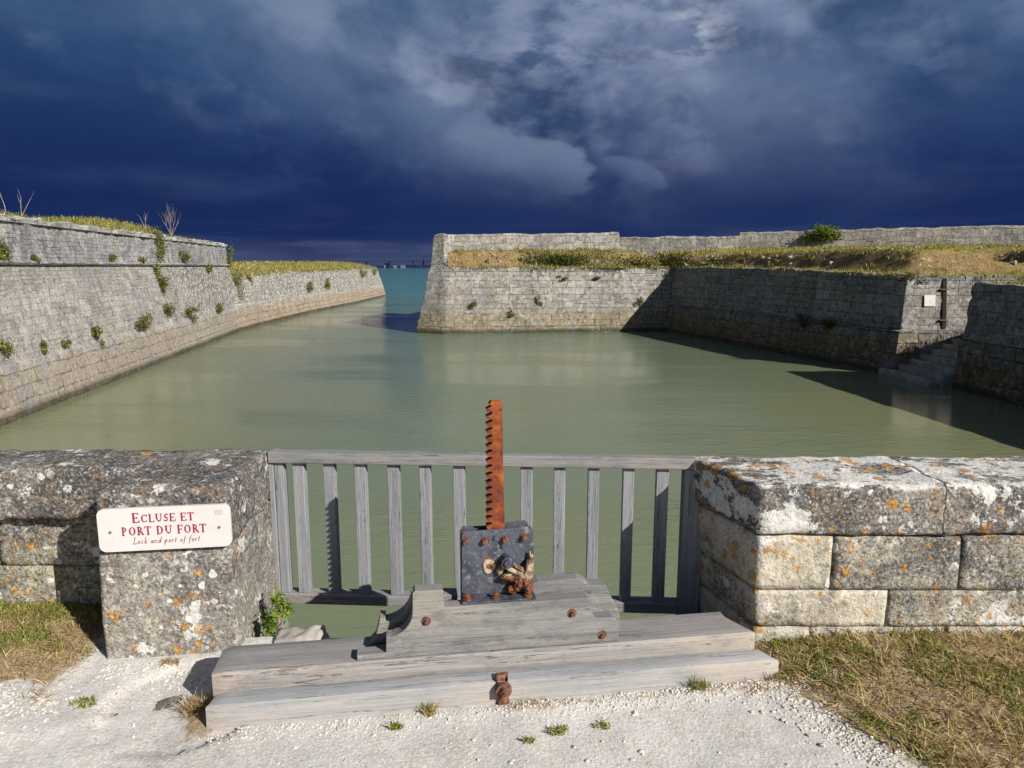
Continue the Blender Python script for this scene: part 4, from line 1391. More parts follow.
zb = 0.158
front = [(0.535, zb), (1.572, zb), (1.570, 0.235), (1.545, 0.262), (1.475, 0.262), (1.455, 0.285), (1.452, 0.345), (1.44, 0.353), (0.955, 0.353), (0.872, 0.353), (0.868, 0.425), (0.762, 0.428), (0.752, 0.42)]
front += arc(0.650, 0.345, 0.10, 0, -80, 7)[:] + [(0.648, 0.246), (0.645, 0.182), (0.535, 0.180)]
bm = bmesh.new()
add_prism(bm, front, 0.114, 0.172, 0.003)
bm_obj('front_board', bm, M['block_wood'], blk)
back = [(0.575, zb), (1.612, zb), (1.606, 0.225), (1.585, 0.262), (1.545, 0.345), (1.475, 0.352), (1.452, 0.372), (1.425, 0.384), (1.26, 0.382), (1.225, 0.372), (1.21, 0.20), (0.93, 0.20), (0.93, 0.345), (0.762, 0.36), (0.752, 0.355)]
back += arc(0.632, 0.365, 0.115, -5, -85, 8) + [(0.64, 0.268), (0.62, 0.27), (0.600, 0.185)]
bm = bmesh.new()
add_prism(bm, back, 0.225, 0.292, 0.003)
bm_obj('back_board', bm, M['block_wood'], blk)
bm = bmesh.new()
add_prism(bm, [(0.66, zb), (1.56, zb), (1.55, 0.25), (1.44, 0.30), (1.30, 0.30), (1.26, 0.27), (0.95, 0.27), (0.90, 0.26), (0.76, 0.26), (0.74, 0.22)], 0.174, 0.223, 0.002)
bm_obj('filler_board', bm, M['block_wood'], blk)
for (sx_, sz_, fac_) in [(0.801, 0.302, 0.114), (1.377, 0.293, 0.114), (1.502, 0.190, 0.114)]:
    bm = bmesh.new()
    add_cyl(bm, (sx_, fac_ + 0.003, sz_), (sx_, fac_ - 0.0015, sz_), 0.019, seg=16)
    h_ = bm_obj('washer', bm, M['flake'] if False else M['drust'], blk)
    bm = bmesh.new()
    add_cyl(bm, (sx_ + 0.001, fac_, sz_ - 0.002), (sx_ + 0.001, fac_ - 0.012, sz_ - 0.002), 0.010, 0.008, seg=6)
    bm_obj('bolt', bm, M['drust'], h_)

# rack housing
hs = empty('rack_housing', BA, br)
tagit(hs, 'dark steel gear housing with rusty bolts, round hub and broken corroded casting', 'gear housing')
bm = bmesh.new()
add_prism(bm, [(0.944, 0.36), (1.232, 0.362), (1.233, 0.56), (1.226, 0.622), (1.214, 0.637), (1.12, 0.632), (0.954, 0.630), (0.948, 0.615)], 0.180, 0.190, 0.0015)
fp = bm_obj('front_plate', bm, M['steel'], hs)
bm = bmesh.new()
add_prism(bm, [(0.944, 0.24), (1.232, 0.24), (1.233, 0.56), (1.222, 0.622), (1.21, 0.634), (1.14, 0.630), (1.12, 0.620), (0.954, 0.620), (0.948, 0.60)], 0.254, 0.264, 0.0015)
bm_obj('back_plate', bm, M['steel'], hs)
bm = bmesh.new()
add_box(bm, 0.944, 0.956, 0.191, 0.253, 0.24, 0.612, 0.001)
bm_obj('side_plate', bm, M['steel'], hs)
bm = bmesh.new()
add_box(bm, 1.221, 1.233, 0.191, 0.253, 0.24, 0.612, 0.001)
bm_obj('side_plate', bm, M['steel'], hs)
bm = bmesh.new()
add_box(bm, 0.942, 1.234, 0.122, 0.192, 0.3545, 0.362, 0.002)      # foot lying on the board
bm_obj('flange', bm, M['steel'], hs)
bm = bmesh.new()
add_prism(bm, [(0.950, 0.370), (1.226, 0.372), (1.226, 0.384), (0.95, 0.380)], 0.172, 0.1795, 0.001)
bm_obj('edge_strip', bm, M['steel'], hs)
for (sx_, sz_) in [(0.962, 0.592), (1.038, 0.590), (1.117, 0.593), (1.193, 0.597)]:
    bm = bmesh.new()
    add_cyl(bm, (sx_, 0.182, sz_), (sx_, 0.176, sz_), 0.0165, seg=14)
    add_cyl(bm, (sx_, 0.176, sz_), (sx_, 0.160, sz_), 0.0125, 0.011, seg=6)
    bm_obj('bolt', bm, M['drust'], fp)
for (sx_, sz_) in [(1.078, 0.597), (1.107, 0.563), (1.222, 0.53)]:
    bm = bmesh.new()
    add_cyl(bm, (sx_, 0.182, sz_), (sx_, 0.172, sz_), 0.0085, 0.006, seg=10)
    bm_obj('rivet', bm, M['steel'], fp)
for (sx_, r_) in [(0.962, 0.0135), (1.075, 0.0125), (1.205, 0.014)]:
    bm = bmesh.new()
    add_cyl(bm, (sx_, 0.145, 0.361), (sx_, 0.145, 0.370), r_ + 0.004, seg=16)
    add_cyl(bm, (sx_, 0.145, 0.370), (sx_ + 0.002, 0.143, 0.382), r_ * 0.95, r_ * 0.9, seg=6)
    add_cyl(bm, (sx_ + 0.002, 0.143, 0.382), (sx_ + 0.003, 0.142, 0.389), r_ * 0.5, r_ * 0.42, seg=10)
    bm_obj('bolt', bm, M['rust2'], hs)
# bearing ring with rusty bore
bm = bmesh.new()
ring_c = (1.053, 0.482)
prev = None
for i in range(25):
    t = 2 * pi * i / 24
    rr_ = 0.0235 * (1 + 0.08 * math.sin(3 * t + 1))
    o_ = bm.verts.new((ring_c[0] + rr_ * math.cos(t), 0.174, ring_c[1] + rr_ * 1.15 * math.sin(t)))
    i_ = bm.verts.new((ring_c[0] + 0.012 * math.cos(t), 0.174, ring_c[1] + 0.012 * math.sin(t)))
    b_ = bm.verts.new((ring_c[0] + (rr_ + 0.003) * math.cos(t), 0.181, ring_c[1] + (rr_ + 0.003) * 1.15 * math.sin(t)))
    c_ = bm.verts.new((ring_c[0] + 0.011 * math.cos(t), 0.181, ring_c[1] + 0.011 * math.sin(t)))
    if prev:
        bm.faces.new((prev[0], o_, i_, prev[1]))
        bm.faces.new((prev[2], b_, o_, prev[0]))
        bm.faces.new((prev[1], i_, c_, prev[3]))
    prev = (o_, i_, b_, c_)
bmesh.ops.recalc_face_normals(bm, faces=bm.faces)
M['cream'] = simple('old_grease', (0.42, 0.35, 0.24), (0.26, 0.17, 0.10), 60, 0.8, 0.5, 0.002)
rg = bm_obj('bearing_ring', bm, M['cream'], fp)
bm = bmesh.new()
add_cyl(bm, (1.053, 0.181, 0.482), (1.053, 0.1765, 0.482), 0.0125, seg=14)
bm_obj('bore', bm, M['drust'], rg)
# hub that sticks out and the broken casting round it
bm = bmesh.new()
add_cyl(bm, (1.122, 0.182, 0.510), (1.122, 0.128, 0.512), 0.025, 0.023, seg=20)
add_cyl(bm, (1.122, 0.128, 0.512), (1.122, 0.120, 0.512), 0.017, 0.014, seg=16)
bm_obj('hub', bm, M['steel'], hs)


def lump(p, s, sd_, rot=0.0):
    b2 = bmesh.new()
    bmesh.ops.create_icosphere(b2, subdivisions=3, radius=1.0)
    for v in b2.verts:
        n_ = 1 + 0.45 * fbm(v.co * 1.6 + Vector((sd_, 0, 0)), 4)
        v.co = Vector((v.co.x * s[0] * n_, v.co.y * s[1] * n_, v.co.z * s[2] * n_))
    b2.transform(Matrix.Translation(p) @ Matrix.Rotation(rot, 4, 'Y'))
    me = bpy.data.meshes.new('tmp'); b2.to_mesh(me); b2.free()
    return me


bm = bmesh.new()
random.seed(5)
for (p, s, r_) in [((1.150, .155, .470), (.050, .022, .012), .5), ((1.175, .158, .448), (.045, .022, .012), -.15), ((1.205, .160, .445), (.022, .020, .050), .1), ((1.130, .160, .455), (.035, .018, .010), -.5),
                   ((1.10, .165, .48), (.012, .012, .035), .3), ((1.215, .165, .49), (.012, .014, .045), 0.1), ((1.165, .15, .485), (.030, .014, .008), .7)]:
    me = lump(p, s, p[0] * 40, r_); bm.from_mesh(me); bpy.data.meshes.remove(me)
bm_obj('broken_casting', bm, M['flake'], hs, smooth=True)
bm = bmesh.new()
for (p, s, r_) in [((1.168, .150, .420), (.018, .018, .030), .2), ((1.13, .150, .442), (.030, .014, .010), .1), ((1.205, .15, .398), (.020, .018, .016), .0), ((1.145, .158, .388), (.024, .016, .014), .0), ((1.19, .148, .432), (.014, .014, .018), .4)]:
    me = lump(p, s, p[0] * 30, r_); bm.from_mesh(me); bpy.data.meshes.remove(me)
bm_obj('rust_scale', bm, M['rust2'], hs, smooth=True)

# toothed rack
rk = empty('toothed_rack', BA, br)
tagit(rk, 'tall orange rusted iron rack bar with teeth down its left side', 'rack bar')
z0r, z1r = 0.235, 1.142
pts = []
xl = lambda z: 1.0705 + 0.004 * (z - 0.63)
pitch = 0.0296
z = z0r
while z < z1r - 0.03:
    pts += [(xl(z), z + pitch * 0.02), (xl(z) - 0.002, z + pitch * 0.22), (xl(z) - 0.021, z + pitch * 0.30), (xl(z) - 0.024, z + pitch * 0.62)]
    z += pitch
pts += [(xl(z), z), (xl(z) - 0.012, z1r - 0.012), (xl(z) - 0.004, z1r), (1.105, z1r - 0.002), (1.110, z1r - 0.012), (1.113, 0.9), (1.119, 0.65), (1.124, z0r)]
bm = bmesh.new()
add_prism(bm, pts, 0.198, 0.242, 0.0)
bm_obj('rack_bar', bm, M['rust'], rk)

# ------------------------------------------------------------------ grass, gravel, weeds
def blades(name, P, H, Wd, lean, mats, wts, seed=0, curl=0.5, parent=None, origin=None):
    rg_ = np.random.default_rng(seed)
    n = len(P)
    P = np.asarray(P, float)
    az_ = rg_.uniform(0, 2 * pi, n)
    H = np.broadcast_to(H, n) * rg_.uniform(0.55, 1.25, n)
    ln = np.clip(rg_.normal(lean, 0.25, n), 0.02, 1.45)
    dx, dy = np.cos(az_), np.sin(az_)
    wx, wy = -dy * Wd * 0.5, dx * Wd * 0.5
    ln2 = np.clip(ln + curl * rg_.uniform(0.3, 1.2, n), 0, 1.6)
    m1 = P + np.stack([dx * np.sin(ln) * H * .5, dy * np.sin(ln) * H * .5, np.cos(ln) * H * .5], 1)
    tp = m1 + np.stack([dx * np.sin(ln2) * H * .5, dy * np.sin(ln2) * H * .5, np.cos(ln2) * H * .5], 1)
    tw = rg_.uniform(-1, 1, n)
    W0 = np.stack([wx, wy, tw * Wd * 0.3], 1)
    vs = np.stack([P - W0, P + W0, m1 + W0 * .8, m1 - W0 * .8, tp], 1).reshape(-1, 3)
    fs = []
    for i in range(n):
        b = i * 5
        fs.append((b, b + 1, b + 2, b + 3))
        fs.append((b + 3, b + 2, b + 4))
    mi = np.repeat(rg_.choice(len(mats), n, p=np.array(wts) / sum(wts)), 2)
    return link_mesh(name, vs, fs, mats, parent, origin=origin, smooth=False, mi=mi)


BM_ = [M['g_green'], M['g_yell'], M['g_straw'], M['g_brown']]


def scatter_ground(n, x0_, x1_, y0_, y1_, dens, seed):
    rg_ = np.random.default_rng(seed)
    out = []
    for _ in range(n):
        x, y = rg_.uniform(x0_, x1_), rg_.uniform(y0_, y1_)
        if rg_.random() < dens(x, y):
            out.append((x, y, ground_z(x, y) - 0.003))
    return out


def dens_r(x, y):
    if x < 1.06 and y > 2.55 or x < 0.9:
        return 0
    return max(0, (soil_mask(x, y) - 0.35) * 1.8)


def greenpatch(x, y):
    return fbm(Vector((x * 2.2 + 3, y * 2.2, 8)), 3)


pr_ = scatter_ground(60000, 0.95, 4.1, 1.5, 2.86, dens_r, 1)
pg = [p for p in pr_ if greenpatch(p[0], p[1]) > 0.02]
ps = [p for p in pr_ if greenpatch(p[0], p[1]) <= 0.22]
rgx = np.random.default_rng(3)
ps = [ps[i] for i in rgx.permutation(len(ps))[:22000]]
pg = [pg[i] for i in rgx.permutation(len(pg))[:16000]]
o = blades('straw_grass', ps, 0.085, 0.0034, 1.15, [M['g_straw'], M['g_brown'], M['g_yell']], (4, 3, 2.2), 4, 0.3)
tagit(o, 'dry flattened straw grass at the foot of the right wall', 'dry grass', kind='stuff')
o = blades('green_grass', pg, 0.050, 0.0046, 0.75, BM_, (5, 2.5, 1, 0.5), 5, 0.8)
tagit(o, 'short green grass sprouting through the straw on the right', 'grass', kind='stuff')
pl_ = scatter_ground(42000, -4.1, -1.70, 2.2, 3.17, lambda x, y: max(0, (soil_mask(x, y) - 0.3) * 1.5), 2)
pls = [pl_[i] for i in rgx.permutation(len(pl_))[:18000]]
o = blades('lawn_grass', [p for p in pls if greenpatch(p[0], p[1]) > -0.05 or p[1] > 3.0], 0.044, 0.0040, 0.7, BM_, (7, 3, 1.0, 0.5), 6, 0.8)
tagit(o, 'patchy green and yellow grass below the left wall', 'grass', kind='stuff')
o = blades('dead_grass', [p for p in pls if greenpatch(p[0], p[1]) <= 0.10], 0.055, 0.0030, 1.2, [M['g_straw'], M['g_brown'], M['g_yell']], (3, 3, 2), 7, 0.4)
tagit(o, 'dead matted grass left of the sign pillar', 'dry grass', kind='stuff')


# tufts: one thing each
def tuft(name, x, y, z, r, n, h, wts, label, grp=None, lean=0.6, wd=0.003, cat='grass tuft'):
    rg_ = np.random.default_rng(int(abs(x * 1000) + abs(y * 777)))
    a_ = rg_.uniform(0, 2 * pi, n)
    q = r * np.sqrt(rg_.uniform(0, 1, n))
    P = np.stack([x + q * np.cos(a_), y + q * np.sin(a_) * 0.7, np.full(n, z)], 1)
    o = blades(name, P, h, wd, lean, BM_, wts, int(abs(x * 100)), 0.7, origin=(x, y, z))
    tagit(o, label, cat, grp)
    return o


G1 = 'small tufts along the gravel and the beam'
tuft('grass_tuft', 0.74, 2.53, 0.0, 0.035, 120, 0.065, (5, 3, 2, 1), 'small green grass tuft against the front beam, right of the iron strap', G1)
tuft('grass_tuft', -0.31, 2.385, 0.0, 0.03, 90, 0.05, (3, 4, 3, 1), 'short yellow green tuft against the front beam, left of the iron strap', G1)
tuft('grass_tuft', -1.17, 2.42, -0.018, 0.075, 420, 0.085, (0.2, 1, 5, 4), 'brown dry grass tuft at the left end of the beams', G1, 0.9)
tuft('grass_tuft', 1.08, 2.60, 0.0, 0.05, 150, 0.05, (3, 4, 3, 1), 'small tuft at the right end of the front beam', G1)
tuft('grass_tuft', -1.64, 2.44, 0.0, 0.045, 160, 0.022, (6, 2, 1, 0), 'flat green weed patch alone on the pale gravel below the sign', G1, 0.9, 0.005)
tuft('grass_tuft', -0.42, 2.30, 0.0, 0.020, 45, 0.03, (6, 2, 1, 0), 'tiny green weed on the gravel in front of the beam, left part', G1, 0.9, 0.006)
tuft('grass_tuft', 0.17, 2.28, 0.0, 0.035, 80, 0.025, (5, 3, 2, 0), 'tiny weed on the gravel below the iron strap, the larger of two', G1, 0.9, 0.005)
tuft('grass_tuft', 0.06, 2.23, 0.0, 0.02, 50, 0.02, (5, 3, 2, 0), 'tiny weed on the gravel below the iron strap, the lower of two', G1, 0.9, 0.005)
tuft('grass_tuft', 0.33, 2.31, 0.0, 0.028, 60, 0.02, (4, 3, 3, 0), 'sparse weed on the gravel right of the iron strap', G1, 0.9, 0.005)
tuft('grass_tuft', -1.44, 2.72, 0.0, 0.04, 90, 0.03, (0, 1, 4, 4), 'dry brown tuft at the foot of the sign pillar', G1, 0.9, 0.003)


# broad-leaved weed by the gate and shrubs in wall joints
def leafy(name, c, rad, n, size, mats, wts, label, cat, group=None, seed=1, lump_=0.45, trunk=False, squash_y=1.0):
    rg_ = np.random.default_rng(seed)
    c = np.array(c)
    k_ = max(3, int(4 + rad[0] * 3))
    cen = rg_.normal(0, 0.42, (k_, 3)) * np.array(rad)
    vs, fs, mi = [], [], []
    for i in range(n):
        cc = cen[rg_.integers(k_)]
        p = cc + rg_.normal(0, lump_, 3) * np.array(rad) * 0.62
        nrm = Vector(rg_.normal(0, 1, 3)); nrm.normalize()
        t = nrm.orthogonal().normalized()
        t.rotate(Matrix.Rotation(rg_.uniform(0, 6.28), 3, nrm))
        b = nrm.cross(t)
        s_ = size * rg_.uniform(0.6, 1.3)
        P = Vector(p)
        q = [P - t * s_ * .5, P - b * s_ * .3, P + t * s_ * .6, P + b * s_ * .3]
        j = len(vs)
        vs += [tuple(x_) for x_ in q]
        fs.append((j, j + 1, j + 2, j + 3))
        mi.append(rg_.choice(len(mats), p=np.array(wts) / sum(wts)))
    e = empty(name, tuple(c))
    tagit(e, label, cat, group)
    link_mesh('foliage', vs, fs, mats, e, smooth=False, mi=mi)
    bm = bmesh.new()
    for i in range(5):
        d = cen[i % k_] * 1.0
        base = np.array([0, 0, -rad[2] * 0.9]) if trunk else np.array([d[0] * .2, rad[1] * 0.5, -rad[2] * .3])
        add_cyl(bm, tuple(base), tuple(d), size * 0.16, size * 0.07, seg=5, cap=False)
    bm_obj('stem', bm, M['drytwig'], e)
    return e


e = leafy('weed', (-1.085, 3.04, 0.07), (0.040, 0.075, 0.085), 520, 0.022, [M['leaf'], M['g_yell']], (7, 1.4), 'bright green broad leaved weed between the sign pillar and the gate', 'weed', seed=8, trunk=True)
a = Acc()
a.add(rock_block(-1.06, -0.86, 2.86, 2.97, -0.06, 0.03, res=0.012, r=0.008, amp=0.016, seed=77, chips=1.0))
o = link_mesh('rough_stone', a.v, a.f, M['bank_stone'])
tagit(o, 'rough pale broken stone lying between the weed and the rear beam', 'stone')

# gravel
ico = bmesh.new()
bmesh.ops.create_icosphere(ico, subdivisions=1, radius=1.0)
iv = np.array([v.co[:] for v in ico.verts])
ifc = [tuple(v.index for v in f.verts) for f in ico.faces]
ico.free()


def pebbles(name, pts, label, seed, cat='gravel'):
    rg_ = np.random.default_rng(seed)
    V, F_, mi = [], [], []
    for i, (x, y, z, s) in enumerate(pts):
        sc3 = s * rg_.uniform(0.6, 1.25, 3) * np.array([1, 1, 0.7])
        v = iv * (1 + rg_.normal(0, 0.13, (len(iv), 1)))
        v = v * sc3
        a_ = rg_.uniform(0, 6.28)
        ca, sa = math.cos(a_), math.sin(a_)
        v = np.stack([v[:, 0] * ca - v[:, 1] * sa, v[:, 0] * sa + v[:, 1] * ca, v[:, 2]], 1) + np.array([x, y, z + s * 0.25])
        k_ = i * len(iv)
        V.append(v)
        F_ += [tuple(q + k_ for q in f) for f in ifc]
        mi += [0 if rg_.random() < 0.75 else 1] * len(ifc)
    o = link_mesh(name, np.concatenate(V), F_, [M['pebble'], M['pebble2']], smooth=False, mi=mi)
    tagit(o, label, cat, kind='stuff')


rgp = np.random.default_rng(12)
pts = []
while len(pts) < 5200:
    x = rgp.uniform(-2.6, 1.5)
    yb = 2.289 + (x + 1.109) * 0.1414
    mode = rgp.random()
    if mode < 0.42:      # drift along the beam front
        if not -1.1 < x < 1.3:
            continue
        y = yb - abs(rgp.normal(0, 0.055)) - 0.008
        s = rgp.uniform(0.002, 0.0075)
        if rgp.random() > 0.55 + 0.45 * (x > 0.1):
            continue
    elif mode < 0.55:    # edge of the grass on the left
        x = rgp.uniform(-2.6, -1.2)
        y = 2.42 + (x + 1.8) * -0.05 + rgp.normal(0, 0.06) + (0.28 if x > -1.7 else 0)
        s = rgp.uniform(0.002, 0.009)
    elif mode < 0.68:    # edge of the grass on the right
        t = rgp.uniform(0, 1)
        x = 0.95 + 0.33 * t + rgp.normal(0, 0.05)
        y = 2.60 - 0.5 * t + rgp.normal(0, 0.04)
        s = rgp.uniform(0.002, 0.009)
    else:
        y = rgp.uniform(1.9, 2.7)
        s = rgp.uniform(0.0015, 0.005) if rgp.random() < 0.93 else rgp.uniform(0.005, 0.011)
        if fbm(Vector((x * 2.5, y * 2.5, 0)), 3) < -0.02 and rgp.random() < 0.8:
            continue
        if soil_mask(x, y) > 0.6 and rgp.random() < 0.7:
            continue
    if yb < y < yb + 0.4 and -1.13 < x < 1.12 or y > 2.75 and x > -1.7:
        continue
    if y > 2.72 and -1.75 < x < -1.1:
        continue
    pts.append((x, y, ground_z(x, y) - 0.002, s))
pebbles('gravel', pts, 'white limestone gravel strewn over the path in front of the beams', 3)


# far tufts on banks
def far_grass(name, verts, sel, n, h, wd, wts, label, seed, lean=0.5):
    rg_ = np.random.default_rng(seed)
    V = np.array(verts)
    mask = np.array([sel(*v) for v in V])
    V = V[mask > rg_.random(len(V))]
    idx = rg_.integers(0, len(V), n)
    P = V[idx] + np.stack([rg_.normal(0, .22, n), rg_.normal(0, .22, n), np.full(n, -0.05)], 1)
    o = blades(name, P, h, wd, lean, BM_, wts, seed, 0.6)
    tagit(o, label, 'grass', kind='stuff')


def sel_r(x, y, z):
    if x > 45:
        return 0
    v = 0.35 + 0.9 * fbm(Vector((x * 0.4, y * 0.4, 7)), 3)
    return max(0.04, min(1, v)) * (1.0 if z > 2.35 or z < 1.5 or x < 8 else 0.30)


far_grass('bank_grass', tr_v, sel_r, 42000, 0.22, 0.034, (3.2, 4.5, 2.0, 1.8), 'yellow green grass on the bank above the bastion and quay', 21)
far_grass('rampart_grass', tl_v, lambda x, y, z: (1.0 if x > -17.5 - (y - 3) * 0.17 - 6 else 0) * (0.9 if 18 < y < 25 or y > 28 else 0.15), 16000, 0.24, 0.03,
          (7, 5, 1.5, 0.8), 'yellow green grass on top of the rampart', 22)
far_grass('jetty_grass', tj_v, lambda x, y, z: 1.0 if x > -34 else 0, 14000, 0.26, 0.06, (4, 4.5, 2, 1), 'rough grass on the low wall beyond the rampart', 23)

# stones spilling from the bank
rgp = np.random.default_rng(31)
V = np.array(tr_v)
cand = [v for v in V if 1.7 < v[2] < 2.5 and v[0] < 32 and fbm(Vector((v[0] * 0.45, v[1] * 0.45, 4)), 3) > 0.06]
V2, F2 = [], []
for i in range(230):
    p = cand[rgp.integers(len(cand))]
    s = rgp.uniform(0.03, 0.11)
    v = iv * (1 + rgp.normal(0, 0.28, (len(iv), 1))) * s * rgp.uniform(0.6, 1.3, 3) + np.array([p[0] + rgp.normal(0, .15), p[1] + rgp.normal(0, .15), p[2] + 0.02])
    k_ = i * len(iv)
    V2.append(v)
    F2 += [tuple(q + k_ for q in f) for f in ifc]
o = link_mesh('bank_rubble', np.concatenate(V2), F2, M['bank_stone'], smooth=False)
tagit(o, 'loose pale rubble stones showing through the eroded grass bank', 'rubble', kind='stuff')

# ------------------------------------------------------------------ shrubs
WM = [M['leaf_wall'], M['leaf_dk'], M['leaf_brown'], M['g_yell']]


def wall_pt(y, z):
    """point on the face of the left rampart at distance y along and height z"""
    prof = [(0, -3.4), (0, -2.35), (0.07, -2.30), (0.34, -1.12), (0.40, -1.06), (0.99, 1.72), (1.0, 1.84), (1.06, 3.02), (1.06, 3.4)]
    for (a_, b_), (c_, d_) in zip(prof, prof[1:]):
        if z <= d_:
            off = a_ + (c_ - a_) * (z - b_) / (d_ - b_)
            break
    return (-10.75 - 0.158 * y - off + 0.08, y, z)


GS = 'shrubs rooted in the rampart joints'
SHRUBS = [
    # u, v, rx, rz, kind, label
    (3, 254, .22, .45, 'g', 'leafy shrub at the left picture edge, just above the string course'),
    (4, 346, .28, .22, 'g', 'green clump low on the rampart at the left picture edge'),
    (44, 347, .14, .24, 'g', 'small upright green clump low on the rampart, second from the left'),
    (66, 345, .12, .16, 'g', 'tiny green sprig low on the rampart between two larger clumps'),
    (96, 336, .26, .34, 'g', 'bright green shrub low on the rampart, right of the tiny sprig'),
    (143, 324, .40, .42, 'b', 'round brownish shrub hanging from the joint in the middle of the rampart'),
    (34, 259, .12, .10, 'g', 'small weed sitting on the string course near the left'),
    (112, 258, .18, .14, 'g', 'small dark weed sitting on the string course in the middle'),
    (142, 259, .24, .18, 'b', 'brownish weed sitting on the string course, right of the small dark one'),
    (160, 252, .42, .75, 'g', 'tall green shrub growing on the parapet above the string course'),
    (182, 257, .40, .45, 'g', 'green shrub on the parapet right of the tall one'),
    (161, 280, .34, .80, 'g', 'narrow green shrub hanging below the string course'),
    (169, 308, .55, .50, 'b', 'large brown green shrub low on the ruined end of the rampart'),
    (187, 314, .50, .35, 'b', 'brownish shrub low on the rampart, right of the large one'),
    (229, 257, .40, .80, 'g', 'green shrub at the top corner of the rampart end'),
    (237, 290, .70, 1.0, 'g', 'ivy-like green growth below the rampart end corner'),
    (208, 268, .40, .35, 'g', 'small shrub in the pale rubble under the string course'),
    (218, 307, .50, .30, 'b', 'low brown shrub above the apron near the rampart end'),
]
import math as _m
TH = _m.atan(117 / 700)
ct, stn_ = _m.cos(TH), _m.sin(TH)
for i, (u, v, rx, rz, kd, lab) in enumerate(SHRUBS):
    aa, bb = (u - 512) / 700, (384 - v) / 700
    dx, dy, dz = aa, ct + bb * stn_, -stn_ + bb * ct
    # meet the wall face, batter included
    off = 0.7
    for _ in range(6):
        t = (-10.75 - off + 0.08) / (dx + 0.158 * dy)
        z = 1.65 + dz * t
        off = -(wall_pt(dy * t, z)[0] - 0.08 + 10.75 + 0.158 * dy * t)
    p = wall_pt(dy * t, z)
    rx, rz = rx * 1.3, rz * 1.25
    n = int(150 + 1000 * rx * rz * 2)
    wts = (5, 2, 1, 0.8) if kd == 'g' else (1.5, 2, 4, 0.4)
    leafy('wall_shrub', p, (rx * 0.55, rx * 0.9, rz * 0.8), n, 0.085, WM, wts, lab, 'shrub', GS, seed=50 + i)

# shrubs on other walls
leafy('shrub', (19.6, 45.45, 3.62), (1.15, 0.5, 0.55), 1500, 0.15, [M['leaf'], M['leaf_wall']], (3, 2), 'bright green bush growing over the skyline parapet wall', 'bush', seed=90)
leafy('shrub', (3.0, 46.6, 2.15), (2.6, 0.5, 0.35), 2200, 0.13, [M['leaf_dk'], M['leaf_wall']], (3, 2), 'long dark green bramble patch on the bank above the bastion', 'bush', seed=91, lump_=0.6)
leafy('shrub', (9.0, 47.4, 2.05), (1.5, 0.5, 0.35), 900, 0.13, [M['leaf_wall'], M['g_yell'], M['leaf_dk']], (3, 1, 2), 'green bramble patch on the bank, right of the long dark one', 'bush', seed=92, lump_=0.6)
for i, (x, y, z, rx, rz, lab) in enumerate([
        (-2.45, 44.95, -0.75, 0.45, 0.30, 'round brown shrub rooted in the bastion wall near its corner'),
        (0.0, 45.2, -1.35, 0.30, 0.25, 'small green shrub low on the bastion wall'),
        (1.7, 45.7, -0.55, 0.30, 0.40, 'narrow shrub mid height on the bastion wall'),
        (3.3, 46.2, 0.95, 0.35, 0.12, 'flat shrub under the bastion coping, the left of two'),
        (5.6, 46.5, 0.95, 0.4, 0.12, 'flat shrub under the bastion coping, the right of two'),
        (12.9, 47.2, -0.4, 0.1, 0.1, '')]):
    if lab:
        leafy('wall_shrub', (x, y - 0.12, z), (rx * .7, .15, rz * .8), int(100 + 500 * rx), 0.08, WM, (2, 3, 3, 1), lab, 'shrub', 'shrubs rooted in the bastion wall', seed=110 + i)
leafy('wall_shrub', (8.5, 46.55, -0.55), (0.35, .15, 0.28), 260, 0.08, WM, (4, 3, 1, 1), 'green shrub on the bastion wall just left of the quay shadow', 'shrub', 'shrubs rooted in the bastion wall', seed=130)
for (y, z, n_, lab) in [(33.3, -0.95, .5, 'dark shrub hanging on the shaded quay wall, the further of two'), (31.2, -1.0, .62, 'dark shrub hanging on the shaded quay wall, the nearer of two')]:
    x = 10.2 + (46.6 - y) / 19.0 * 4.65 + 0.25
    leafy('wall_shrub', (x, y, z), (.25, n_, .35), 420, 0.09, [M['leaf_dk'], M['leaf_brown']], (2, 1), lab, 'shrub', 'shrubs on the shaded quay', seed=int(y))
for (x, y, z, rx, rz, lab) in [(-19.3, 52, 0.55, .5, .9, 'green growth at the near end of the low ruined wall'), (-19.2, 67, -0.1, .7, .7, 'green clump mid way along the low ruined wall, the nearer of two'),
                               (-19.0, 73, 0.1, .7, .7, 'green clump mid way along the low ruined wall, the further of two'), (-19.1, 90, 0.7, .9, .9, 'green brown growth spilling over the low wall near its far end'),
                               (-19.3, 99, 0.8, .9, 1.0, 'green brown growth at the far tip of the low wall')]:
    leafy('wall_shrub', (x, y, z), (rx * .5, rx * 1.3, rz * .7), 420, 0.13, WM, (4, 3, 3, 2), lab, 'shrub', 'shrubs on the low ruined wall', seed=int(y))
# fringe on the coping above the shaded quay
leafy('shrub', (15.9, 27.9, 1.28), (0.55, 0.3, 0.14), 360, 0.08, [M['leaf_wall'], M['leaf_brown']], (2, 1), 'low green growth on the quay top beside the stairs', 'bush', seed=140)
leafy('shrub', (17.6, 23.4, 1.18), (1.2, 0.4, 0.16), 700, 0.08, [M['leaf'], M['g_yell']], (2, 2), 'low bright green growth on the quay top at the right edge', 'bush', seed=141)


